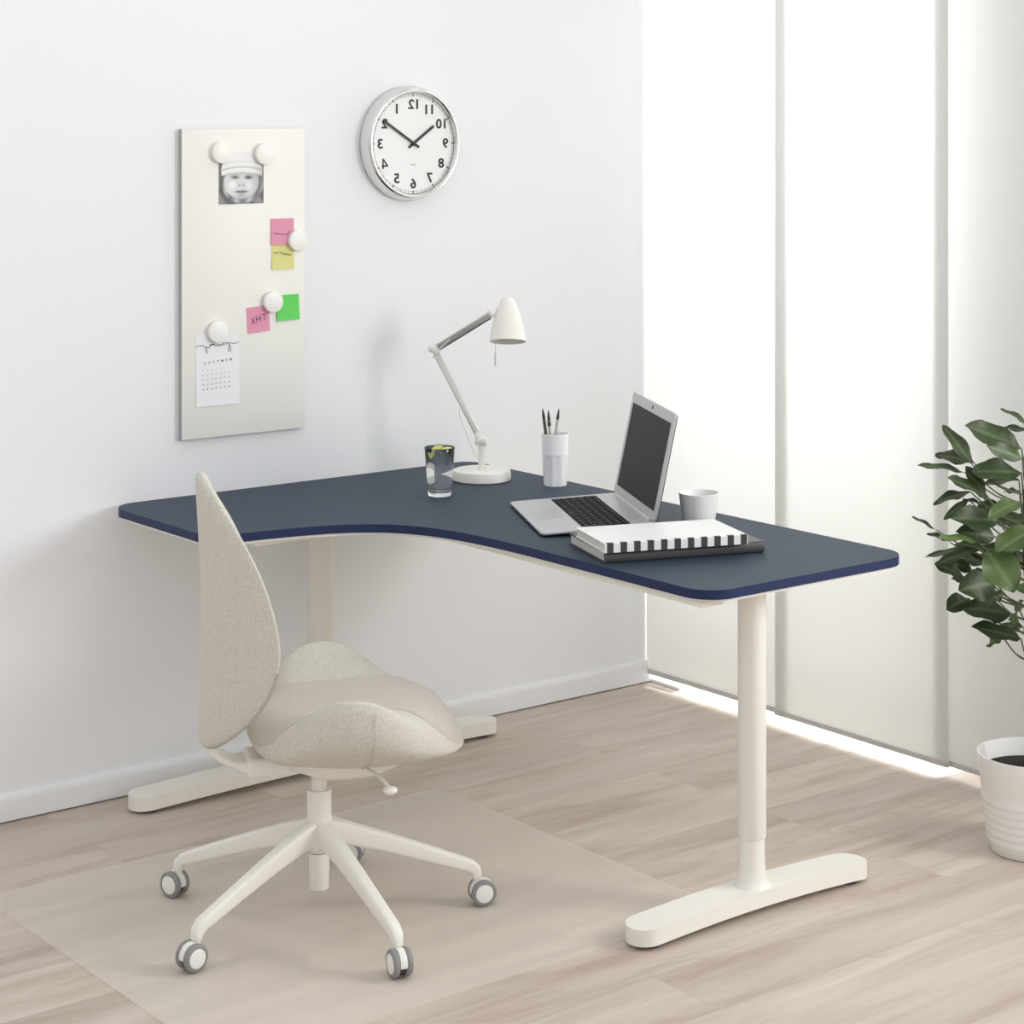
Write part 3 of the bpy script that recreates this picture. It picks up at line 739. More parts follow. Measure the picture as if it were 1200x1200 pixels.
def pen(dx, dfy, lean_r, lean_f, L, m, m2, label, rad=0.0042):
    base = Vector((3.461, 4.247, DZ + 0.012)) + RT * dx + FW * dfy
    d = (Vector((0, 0, 1)) + RT * lean_r + FW * lean_f).normalized()
    root = empty('pen', base, 0, label, 'pen', 'pens in the white tumbler')
    root.rotation_euler = d.to_track_quat('Z', 'Y').to_euler()
    obj('barrel', lathe([(0, 0), (rad * 0.8, 0.0005), (rad, 0.003), (rad, L - 0.034), (rad * 0.92, L - 0.028), (0, L - 0.028)], 16), m, root)
    obj('tip', lathe([(rad * 0.9, L - 0.029), (rad * 0.95, L - 0.020), (rad * 0.55, L - 0.008), (rad * 0.2, L), (0, L)], 16), m2, root)
    return root
pen(-0.008, -0.004, -0.130, 0.05, 0.188, M['pen_dark'], M['glide'], 'dark brown pen, leftmost in the white tumbler', 0.0040)
r_ = pen(-0.004, 0.008, -0.075, 0.01, 0.181, M['pen_silver'], M['dark'], 'silver pen with dark grip band next to the dark brown pen', 0.0042)
obj('grip_band', lathe([(0.0043, 0.140), (0.0046, 0.142), (0.0046, 0.150), (0.0043, 0.152)], 16), M['pen_dark'], r_)
pen(-0.013, 0.002, 0.125, 0.03, 0.186, M['pen_silver'], M['dark'], 'silver pen leaning right in the white tumbler', 0.0040)

# laptop
lap = empty('laptop', on(3.097, 3.913), math.radians(-27.5), 'open silver laptop with dark screen standing on the desk', 'laptop')
LW, LD = 0.404, 0.266
def lz(x): return 0.010 + 0.014 * x / LD        # top of the deck, wedge
def deck(x0, x1, y0, y1, up, th, rad=0.0):
    b = prism(rounded_poly([(x0, y0), (x1, y0), (x1, y1), (x0, y1)], rad, 5) if rad else [(x0, y0), (x1, y0), (x1, y1), (x0, y1)], -th, 0.0, min(0.0012, th * 0.3) if rad else 0, 1)
    for v in b.verts: v.co.z += lz(v.co.x) + up
    return b
obj('base', deck(0, LD, -LW / 2, LW / 2, 0, 0.0055, 0.014), M['alu'], lap)
obj('underside', deck(0.006, LD - 0.004, -LW / 2 + 0.006, LW / 2 - 0.006, -0.0055, 0.0035, 0.012), M['alu_dark'], lap)
for x, y in ((0.022, -LW / 2 + 0.03), (0.022, LW / 2 - 0.03), (LD - 0.03, -LW / 2 + 0.03), (LD - 0.03, LW / 2 - 0.03)):
    top = lz(x) - 0.008
    obj('rubber_foot', lathe([(0, 0), (0.006, 0), (0.006, top), (0, top)], 16), M['glide'], lap, (x, y, 0))
kb = obj('keyboard', deck(0.100, 0.212, -LW / 2 + 0.020, LW / 2 - 0.020, 0.0003, 0.0004), M['key_well'], lap, smooth=0)
rows = [(0.203, 0.011, 16), (0.187, 0.0155, 15), (0.168, 0.0155, 15), (0.149, 0.0155, 14), (0.130, 0.0155, 13), (0.111, 0.0155, 12)]
kw = LW - 0.044; first = None
for x, dx, nk in rows:
    for k in range(nk):
        y = -kw / 2 + (k + 0.5) * kw / nk; wk = kw / nk - 0.003
        if nk == 12 and 4 <= k <= 7:
            if k != 4: continue
            y = -kw / 2 + 6 * kw / nk; wk = 4 * kw / nk - 0.003
        b = box((-dx / 2, -wk / 2, 0), (dx / 2, wk / 2, 0.0014), 0.0005, 1)
        for q in ((0, 0),):
            put(b, box((-0.0012, -0.0012, 0.0014), (0.0012, 0.0010, 0.0015)), None, 1)
        ko = obj('key', b, [M['key'], M['keymark']], kb, (x, y, lz(x) + 0.0003), (0, -math.atan(0.014 / LD), 0), smooth=0)
obj('touchpad', deck(0.022, 0.086, -0.045, 0.055, 0.0003, 0.0004, 0.004), mat('touchpad_grey', rgb(190, 191, 193), 0.35, 0.4), lap)
obj('hinge', tube([(LD - 0.006, -LW / 2 + 0.03, lz(LD) + 0.001), (LD - 0.006, LW / 2 - 0.03, lz(LD) + 0.001)], 0.0045, 16), M['alu'], lap)
lid = empty('lid', (LD - 0.004, 0, lz(LD) + 0.001)); lid.parent = lap; lid.rotation_euler = (0, math.radians(12), 0)
bpy.data.objects.remove(lid)
LM = Matrix.Translation((LD - 0.004, 0, lz(LD) + 0.0015)) @ Matrix.Rotation(math.radians(11.5), 4, 'Y')
LH = 0.252
def lidpart(name, x0, x1, y0, y1, z0, z1, m, rad=0.0, parent=lap):
    poly = rounded_poly([(y0, z0), (y1, z0), (y1, z1), (y0, z1)], rad, 5) if rad else [(y0, z0), (y1, z0), (y1, z1), (y0, z1)]
    b = prism(poly, x0, x1, 0.0012 if rad else 0, 1)
    bmesh.ops.transform(b, matrix=LM @ Matrix(((0, 0, 1, 0), (1, 0, 0, 0), (0, 1, 0, 0), (0, 0, 0, 1))), verts=b.verts[:])
    return obj(name, b, m, parent, smooth=40)
ld = lidpart('lid', 0.0, 0.0055, -LW / 2, LW / 2, 0, LH, M['alu'], 0.010)
lidpart('lid_back', 0.0055, 0.0080, -LW / 2 + 0.002, LW / 2 - 0.002, 0.002, LH - 0.002, M['alu_dark'], 0.009, ld)
lidpart('screen', -0.0006, 0.0, -LW / 2 + 0.021, LW / 2 - 0.021, 0.022, LH - 0.025, M['screen'], 0, ld)
lidpart('webcam', -0.0007, 0.0, -0.0045, 0.0045, LH - 0.0165, LH - 0.0085, M['glide'], 0, ld)

# tea cup
tc = empty('tea_cup', on(3.383, 3.622), 0, 'small white tapered cup without handle behind the notebooks', 'cup')
po = [(0, 0.0015), (0.030, 0.0015), (0.032, 0), (0.035, 0.001), (0.0375, 0.010), (0.0420, 0.040), (0.0462, 0.074), (0.0468, 0.0765)]
pi_ = [(0.0455, 0.0772), (0.0442, 0.0755), (0.0400, 0.042), (0.0345, 0.010), (0.030, 0.006), (0, 0.006)]
obj('cup_body', lathe(po + pi_, 64), M['tea'], tc, smooth=50)

# notebooks
bh = math.radians(-19.6)
bk = empty('photo_album', on(2.9345, 3.4315), bh, 'thick black hardcover album lying at the front of the desk', 'album')
BL, BW, BT = 0.372, 0.228, 0.0245
obj('pages', box((0.004, 0.012, 0.003), (BL - 0.004, BW - 0.004, BT - 0.003)), M['page_edge'], bk, smooth=0)
obj('cover', put(box((0, 0.006, 0.0), (BL, BW, 0.003), 0.0008, 1), box((0, 0.006, BT - 0.003), (BL, BW, BT), 0.0008, 1)), M['cover_black'], bk)
sp = [(0.0075, 0.0)]
for k in range(11):
    a = -PI / 2 - PI * k / 10; sp.append((0.0085 + 0.0085 * math.cos(a), BT / 2 + BT / 2 * math.sin(a)))
sp += [(0.0075, BT)]
obj('spine', loft([[(x, y, z) for y, z in sp] for x in (0.0, BL)]), M['album_spine'], bk, smooth=60)
nb = empty('notebook', (2.926, 3.4235, DZ + BT + 0.0002), math.radians(-20.6), 'white notebook with black-and-white striped spine lying on the black album', 'notebook')
NL, NW, NT = 0.330, 0.190, 0.0205
obj('pages', box((0.003, 0.005, 0.002), (NL - 0.003, NW - 0.003, NT - 0.002)), M['page_edge'], nb, smooth=0)
obj('cover', put(box((0, 0.002, NT - 0.002), (NL, NW, NT), 0.0006, 1), box((0, 0.002, 0), (NL, NW, 0.002), 0.0006, 1)), M['cover_white'], nb)
obj('spine', box((0, 0, 0.0), (NL, 0.003, NT), 0.0008, 1), M['cover_white'], nb)
per = 0.0314
for k in range(11):
    x = 0.005 + k * 0.0308
    if x + 0.0145 > NL: break
    b = box((x, -0.0005, 0.0003), (x + 0.0145, 0.0018, NT + 0.0004)); box((x, -0.0005, NT - 0.001), (x + 0.0145, 0.0085, NT + 0.0005), bm=b)
    obj('spine_stripe', b, M['stripe'], nb, smooth=0)

# ------------------------------------------------------------------ floor mat
mroot = empty('chair_mat', (2.51, 3.768, 0), 0, 'large clear frosted chair mat lying on the floor under the swivel chair', 'chair mat')
hw, hh = 0.605, 0.512
poly = rounded_poly([(-hw, -hh), (hw, -hh), (hw, hh), (-hw, hh)], 0.05, 8)
obj('sheet', prism(poly, 0.0004, 0.0024, 0.0007, 1), M['mat'], mroot)

# ------------------------------------------------------------------ swivel chair
CX, CY = 2.407, 3.732
FACE = math.radians(-38.014 + 13.0)
ch = empty('swivel_chair', (CX, CY, 0.0026), FACE, 'beige fabric swivel chair with leaf-shaped back and white star base', 'chair')
# everything below is local: +x the way the sitter faces, +y the sitter's left
def hub_rings(prof, n=32): return lathe(prof, n)
star = obj('star_base', lathe([(0, 0.142), (0.022, 0.142), (0.028, 0.147), (0.031, 0.158), (0.031, 0.185), (0.029, 0.200), (0.0262, 0.208), (0.0255, 0.213), (0.0255, 0.268), (0.0245, 0.271), (0, 0.271)], 40), M['white'], ch, smooth=45)
obj('gas_cylinder', lathe([(0, 0.064), (0.0185, 0.064), (0.0205, 0.067), (0.0212, 0.14), (0, 0.14)], 32), M['white'], ch)
obj('gas_piston', lathe([(0, 0.268), (0.0165, 0.268), (0.0165, 0.305), (0, 0.305)], 32), M['white'], ch)
def sq_ring(c, t, up, w, h, r=0.35):
    """rounded rectangular section at c, normal t"""
    s = t.cross(up).normalized(); u = s.cross(t).normalized(); out = []
    pts = rounded_poly([(-w / 2, -h / 2), (w / 2, -h / 2), (w / 2, h / 2), (-w / 2, h / 2)], min(w, h) * r, 4)
    return [c + s * a + u * b for a, b in pts]
star_ang = 47.9
swivel = {0: None}
cast_axis = [(-0.15, -0.99), (-0.57, -0.82), (0.70, -0.71), (-0.9, -0.42), (0.30, -0.95)]   # in view terms (right, away)
for k in range(5):
    a = math.radians(star_ang + 72 * k) - FACE
    d = Vector((math.cos(a), math.sin(a), 0)); R0 = 0.337
    path = [(0.018, 0.180, 0.036, 0.058), (0.050, 0.178, 0.031, 0.046), (0.14, 0.150, 0.028, 0.038), (0.24, 0.1145, 0.026, 0.0315), (0.305, 0.0905, 0.025, 0.027), (0.324, 0.0835, 0.0245, 0.0255), (0.334, 0.0745, 0.023, 0.024), (0.337, 0.064, 0.0205, 0.0205), (0.337, 0.058, 0.019, 0.019)]
    rings = []
    for i, (r, z, w, h) in enumerate(path):
        r2, z2 = path[min(i + 1, len(path) - 1)][:2]; r1, z1 = path[max(i - 1, 0)][:2]
        t = (d * (r2 - r1) + Vector((0, 0, z2 - z1))).normalized()
        up = Vector((0, 0, 1)) if i < 6 else d
        rings.append(sq_ring(d * r + Vector((0, 0, z)), t, d.cross(Vector((0, 0, 1))).cross(t) * -1 if False else (d * (-t.z) + Vector((0, 0, 1)) * t.dot(d)), w, h, 0.26))
    arm = obj('star_leg', loft(rings), M['white'], ch, smooth=50)
    # twin-wheel castor
    n2 = Vector((cast_axis[k][0], cast_axis[k][1])).normalized()
    wdir = RT * n2.x + FW * n2.y; wa = math.atan2(wdir.y, wdir.x) - FACE
    axd = Vector((math.cos(wa), math.sin(wa), 0)); fd = Vector((-axd.y, axd.x, 0))
    # castor trails behind its stem
    tr = 0.012 * (1 if fd.dot(d) > 0 else -1)
    if k == 0: tr = 0.018 * (1 if fd.dot(Matrix.Rotation(-FACE, 3, 'Z') @ RT) > 0 else -1)
    cpos = d * R0 + fd * tr + Vector((0, 0, 0.0275))
    MX = Matrix.Translation(cpos) @ Matrix(((axd.x, fd.x, 0, 0), (axd.y, fd.y, 0, 0), (0, 0, 1, 0), (0, 0, 0, 1)))
    ctr = obj('castor', put(bmesh.new(), tube([(0, -tr, 0.015), (0, -tr, 0.040)], 0.0075, 14), MX), M['white'], ch, smooth=50)
    RY = Matrix.Rotation(PI / 2, 4, 'Y')
    for s in (-1, 1):
        sgn = Matrix.Scale(s, 4, Vector((0, 0, 1)))
        b = lathe([(0.0, 0.007), (0.024, 0.007), (0.0268, 0.009), (0.0275, 0.013), (0.0272, 0.017), (0.0250, 0.0195), (0.0205, 0.0200), (0.0195, 0.0190), (0, 0.0190)], 36)
        obj('wheel', put(bmesh.new(), b, MX @ RY @ sgn), M['tyre'], ctr, smooth=50)
        b = lathe([(0, 0.0188), (0.0193, 0.0188), (0.0190, 0.0200), (0.0150, 0.0212), (0, 0.0216)], 32)
        obj('wheel_cap', put(bmesh.new(), b, MX @ RY @ sgn), M['plastic_white'], ctr, smooth=50)
    # hood between the wheels
    pts = [(0.0, -0.004), (-0.006, 0.010)]
    arc = [(0.0262 * math.cos(math.radians(q)), 0.0262 * math.sin(math.radians(q)) + 0.0018) for q in range(-12, 193, 10)]
    poly = arc + [(-0.016, -0.008), (0.016, -0.008)]
    b = prism(poly, -0.0072, 0.0072, 0.001, 1)
    obj('hood', put(bmesh.new(), b, MX @ Matrix(((0, 0, 1, 0), (1, 0, 0, 0), (0, 1, 0, 0), (0, 0, 0, 1)))), M['plastic_white'], ctr, smooth=40)
    b = tube([(-0.0072, 0, -0.008), (0.0072, 0, -0.008)], 0.0165, 20); obj('axle', put(bmesh.new(), b, MX), M['dark'], ctr, smooth=40)

# seat mechanism: shallow white pan and lever
pan = [(0.0, 0.300), (0.045, 0.300), (0.075, 0.306), (0.105, 0.320), (0.118, 0.336), (0.120, 0.350), (0, 0.350)]
b = lathe(pan, 48)
for v in b.verts: v.co.x = v.co.x * 1.10 + 0.055; v.co.y *= 0.85
obj('seat_pan', b, M['white'], ch, smooth=50)
# J shaped back support
sup = smooth_path([(-0.02, 0, 0.332), (-0.10, 0, 0.334), (-0.165, 0, 0.338), (-0.215, 0, 0.362), (-0.238, 0, 0.400), (-0.236, 0, 0.455)], 6)
rings = []
for i, p in enumerate(sup):
    t = (sup[min(i + 1, len(sup) - 1)] - sup[max(i - 1, 0)]).normalized()
    up = Vector((-t.z, 0, t.x)); rings.append(sq_ring(p, t, up, 0.075 if i > 12 else 0.09, 0.013 if i > 12 else 0.022, 0.45))
obj('back_support', loft(rings), M['white'], ch, smooth=50)
obj('support_cover', box((-0.155, -0.055, 0.318), (-0.06, 0.055, 0.356), 0.010, 3), M['white'], ch)
lv = obj('lever', tube([(0.080, -0.09, 0.338), (0.100, -0.165, 0.340), (0.112, -0.205, 0.330)], 0.0038, 10), M['white'], ch)
b = lathe([(0, -0.008), (0.008, -0.007), (0.0135, -0.003), (0.015, 0.001), (0.0125, 0.005), (0.006, 0.0075), (0, 0.008)], 24)
bmesh.ops.transform(b, matrix=Matrix.Translation((0.114, -0.211, 0.325)), verts=b.verts[:]); obj('lever_knob', b, M['plastic_white'], lv, smooth=60)

# ---- seat: saddle shell with raised wings
# plan half width w(x), centre line height zc(x), wing rim height zr(x), bottom zb(x)
X0, X1 = -0.150, 0.300
tw = [(-0.150, 0.060), (-0.140, 0.105), (-0.11, 0.160), (-0.06, 0.212), (0.0, 0.245), (0.06, 0.258), (0.12, 0.252), (0.18, 0.226), (0.235, 0.178), (0.272, 0.125), (0.292, 0.075), (0.300, 0.040)]
tr_ = [(-0.150, 0.398), (-0.12, 0.408), (-0.08, 0.450), (-0.045, 0.496), (0.0, 0.521), (0.042, 0.525), (0.080, 0.516), (0.12, 0.492), (0.165, 0.456), (0.21, 0.422), (0.245, 0.394), (0.275, 0.376), (0.300, 0.368)]
tc_ = [(-0.150, 0.414), (-0.13, 0.432), (-0.08, 0.441), (0.0, 0.448), (0.08, 0.456), (0.16, 0.462), (0.20, 0.461), (0.235, 0.452), (0.26, 0.435), (0.28, 0.411), (0.293, 0.388), (0.300, 0.372)]
tb = [(-0.150, 0.390), (-0.13, 0.366), (-0.09, 0.348), (-0.03, 0.338), (0.06, 0.333), (0.14, 0.338), (0.21, 0.350), (0.26, 0.362), (0.29, 0.370), (0.300, 0.374)]
NX = 36
def seat_section(x):
    w = csm(tw, x); zr = csm(tr_, x); zc = csm(tc_, x); zb = csm(tb, x)
    return w, zr, zc, zb
shell = []; stripL = []
NT_ = 14
for i in range(NX + 1):
    s = i / NX; x = X0 + (X1 - X0) * (0.5 - 0.5 * math.cos(PI * s)) if False else X0 + (X1 - X0) * s
    w, zr, zc, zb = seat_section(x)
    ws = min(w * 0.93, 0.128 + 0.02 * math.sin(PI * s))       # half width of the middle strip
    ring = []
    # top from +w rim to -w rim
    for k in range(-NT_, NT_ + 1):
        u = -k / NT_; y = u * w
        a = abs(u)
        e = a ** 2.4
        z = zc + (zr - zc) * e
        ring.append((x, y, z))
    # outside from -w rim down to the bottom and up to +w rim
    for k in range(1, 20):
        t = k / 20.0; ang = PI * t
        y = -w * math.cos(ang) * (1.0 + 0.05 * math.sin(ang) ** 2)
        depth = math.sin(ang) ** 0.62
        z = zr - (zr - zb) * depth
        bulge = 1.0 + 0.06 * math.sin(min(1, t * 4) * PI) if t < .25 else (1.0 + 0.06 * math.sin(min(1, (1 - t) * 4) * PI) if t > .75 else 1.0)
        ring.append((x, y * bulge, z))
    shell.append(ring)
b = loft(shell)
seat = obj('seat', b, M['fabric'], ch, smooth=180, subsurf=1)
# middle strip of smoother cloth laid along the saddle
NS = 40; top, bot = [], []
rings = []
xs0, xs1 = -0.148, 0.2965
for i in range(NS + 1):
    s = i / NS; x = xs0 + (xs1 - xs0) * s
    w, zr, zc, zb = seat_section(x)
    hwid = csm([(0, 0.13), (0.12, 0.150), (0.3, 0.128), (0.5, 0.122), (0.68, 0.140), (0.80, 0.172), (0.9, 0.150), (1.0, 0.08)], s)
    hwid = min(hwid, w * 0.965)
    ring = []
    nn_ = 10
    for k in range(-nn_, nn_ + 1):
        y = k / nn_ * hwid; z = zc + (zr - zc) * abs(y / w) ** 2.4
        edge = 1 - abs(k / nn_) ** 6
        ring.append((x, y, z + 0.0015 + 0.0055 * edge * min(1, 8 * s + .1, 8 * (1 - s) + .1)))
    for k in range(nn_, -nn_ - 1, -1):
        y = k / nn_ * hwid; z = zc + (zr - zc) * abs(y / w) ** 2.4
        ring.append((x, y, z - 0.006))
    rings.append(ring)
obj('seat_strip', loft(rings), M['fabric_strip'], ch, smooth=60)
# seam lines on the flanks
for sgn in (-1, 1):
    for xx in (0.075,):
        w, zr, zc, zb = seat_section(xx); pts = []
        for k in range(0, 8):
            t = 0.01 + k / 22.0; ang = PI * t; y = w * math.cos(ang) * (1 + 0.05 * math.sin(ang) ** 2); bl = 1.0 + 0.06 * math.sin(min(1, t * 4) * PI) if t < .25 else 1.0
            pts.append((xx - 0.0012 * k, sgn * y * bl * 1.003, zr - (zr - zb) * math.sin(ang) ** 0.62 - 0.001))
        obj('seam', tube(smooth_path(pts, 3), 0.0007, 6), M['piping'], seat)

# ---- backrest: leaf-shaped pad, hollow towards the sitter
ZB, ZT = 0.381, 0.941
twb = [(0.0, 0.030), (0.02, 0.070), (0.05, 0.102), (0.10, 0.140), (0.18, 0.178), (0.27, 0.203), (0.38, 0.216), (0.48, 0.213), (0.60, 0.199), (0.70, 0.180), (0.80, 0.150), (0.88, 0.114), (0.94, 0.078), (0.98, 0.044), (1.0, 0.020)]
def spine_x(t): return -0.252 + 0.010 * math.sin(PI * t) - 0.006 * t
def back_pt(t, u, side):
    """side 0 = outside (rear) face, 1 = sitter's face"""
    w = csm(twb, t); y = u * w
    wrap = 2.42 * y * y
    th = 0.046 * (0.55 + 0.45 * math.sin(PI * min(1, max(0, t)) ** 0.8))
    prof = (1 - abs(u) ** 5) ** 0.5
    tt = th * prof * (min(1, t / 0.03 + 0.3)) * min(1, (1 - t) / 0.03 + 0.3)
    xm = spine_x(t) + wrap + th * 0.5
    x = xm - tt / 2 if side == 0 else xm + tt / 2
    return (x, y, ZB + (ZT - ZB) * t)
NV, NU = 40, 16
rings = []
for i in range(NV + 1):
    s = i / NV; t = 0.5 - 0.5 * math.cos(PI * s)
    us = [math.sin(PI / 2 * (k / NU)) for k in range(-NU, NU + 1)]
    ring = [back_pt(t, u, 0) for u in us] + [back_pt(t, u, 1) for u in reversed(us[1:-1])]
    rings.append(ring)
bk_ = obj('backrest', loft(rings), M['fabric'], ch, smooth=180, subsurf=1)
# piping along the lower edge of the pad
pts = []
for i in range(31):
    t = 0.34 * i / 30; p0 = back_pt(t, -1, 0); pts.append((p0[0] + 0.002, p0[1] - 0.001, p0[2]))
obj('piping', tube(pts, 0.0022, 8), M['piping'], bk_)
pts2 = [(x, -y, z) for x, y, z in pts]
obj('piping', tube(pts2, 0.0022, 8), M['piping'], bk_)

# ------------------------------------------------------------------ plant in a pot
PXc, PYc = 3.919, 3.089
pot = empty('plant_pot', (PXc, PYc, 0), 0, 'white ceramic plant pot with ridged lower half on the floor', 'pot')
po = [(0, 0), (0.088, 0), (0.0925, 0.003)]
zz = 0.010
R_ = lambda z: 0.0925 + (0.121 - 0.0925) * z / 0.222
for k in range(6):
    z0 = 0.022 + k * 0.018
    po += [(R_(z0) - 0.0005, z0), (R_(z0 + 0.003) + 0.0022, z0 + 0.004), (R_(z0 + 0.012) + 0.0022, z0 + 0.012), (R_(z0 + 0.016) - 0.0005, z0 + 0.016)]
po += [(R_(0.14), 0.14), (R_(0.18), 0.18), (R_(0.220), 0.220), (R_(0.222) - 0.001, 0.2225)]
pi2 = [(R_(0.222) - 0.004, 0.2225), (R_(0.222) - 0.005, 0.220), (R_(0.14) - 0.006, 0.14), (0.084, 0.012), (0, 0.012)]
obj('pot_body', lathe(po + pi2, 96), M['pot'], pot, smooth=60)
plant = empty('potted_plant', (PXc, PYc, 0.012), 0, 'leafy green indoor tree with big oval leaves growing in the ridged white pot', 'plant')
b = lathe([(0, 0.0005), (0.083, 0.0005), (R_(0.15) - 0.0075, 0.15), (R_(0.17) - 0.0075, 0.172), (0.05, 0.178), (0, 0.180)], 48)
obj('soil', b, M['soil'], plant, smooth=40)

def pix(px, py, f):
    """point seen at (px,py), f metres behind (+) or in front of (-) the plant's axis, in plant coordinates"""
    Zc = PXc * FW.x + PYc * FW.y + f; Rr = (px - 600) / F * Zc
    p = FW * Zc + RT * Rr; return Vector((p.x - PXc, p.y - PYc, H - (py - 138) / F * Zc - 0.012))
stem = smooth_path([(0, 0, 0.17), (0.004, 0.004, 0.30), (-0.004, -0.004, 0.48), (-0.012, 0.006, 0.66), (-0.014, 0.004, 0.80), (-0.006, -0.004, 0.95), (0.0, 0.0, 1.02)], 6)
stem = [Vector(p) for p in stem]
obj('trunk', tube(stem, [0.0085 - 0.0055 * i / (len(stem) - 1) for i in range(len(stem))], 10), M['bark'], plant, smooth=60)
leafbm = bmesh.new(); lcol = leafbm.loops.layers.color.new('leaf')
twig = bmesh.new()
def leaf(base, tip, width, facing, leaf_tone=0.3, cup=0.18, droop=0.12, wave=0.0):
    base, tip = Vector(base), Vector(tip); L = (tip - base).length; t = (tip - base).normalized()
    fc = Vector(facing); fc = (fc - t * fc.dot(t)).normalized(); s = t.cross(fc).normalized()
    NL_, NW_ = 12, 4; grid = []
    ph = random.random() * 6
    for i in range(NL_ + 1):
        v = i / NL_
        # oval outline, broadest beyond the middle, short pointed tip
        wv = (math.sin(PI * v ** 0.85)) ** 0.75 * (0.72 + 0.38 * v) if 0 < v < 1 else 0.0
        wv = max(wv, 0.02) * width / 2
        row = []
        for k in range(-NW_, NW_ + 1):
            u = k / NW_
            y = u * wv
            z = cup * abs(u) ** 1.4 * wv - droop * L * (v - 0.15) ** 2 + 0.075 * width * math.sin(v * 11 + ph + 2.0 * (u > 0)) * abs(u) ** 2 * (1 + wave) + 0.012 * width * math.sin(v * PI * 14) * (abs(u) > 0.2)
            row.append(leafbm.verts.new(base + t * (v * L) + s * y + fc * z))
        grid.append(row)
    for i in range(NL_):
        for k in range(2 * NW_):
            f = leafbm.faces.new((grid[i][k], grid[i][k + 1], grid[i + 1][k + 1], grid[i + 1][k]))
            for l, (a, c) in zip(f.loops, ((i, k), (i, k + 1), (i + 1, k + 1), (i + 1, k))):
                vein = 1.0 if c == NW_ else (0.30 if a % 2 == 0 else 0.0)
                l[lcol] = (leaf_tone, vein, 0, 1)
    return base
def petiole(base, z_off=0.06):
    # joins the nearest lower point of the trunk
    zt_ = max(0.42, min(1.0, base.z - z_off - 0.12 * Vector((base.x, base.y, 0)).length))
    q = min(stem, key=lambda p: abs(p.z - zt_))
    mid = (q + base) / 2 + Vector((0, 0, -0.015))
    tube(smooth_path([q, mid, base], 4), [0.0024] * 4 + [0.0018] * 4 + [0.0014], 6, twig)
CAMD = -FW
def Z7(p): return (1060 + p[0] / 4.0, 470 + p[1] / 4.0)     # reading scale used for the list below
UPV = Vector((0, 0, 1))
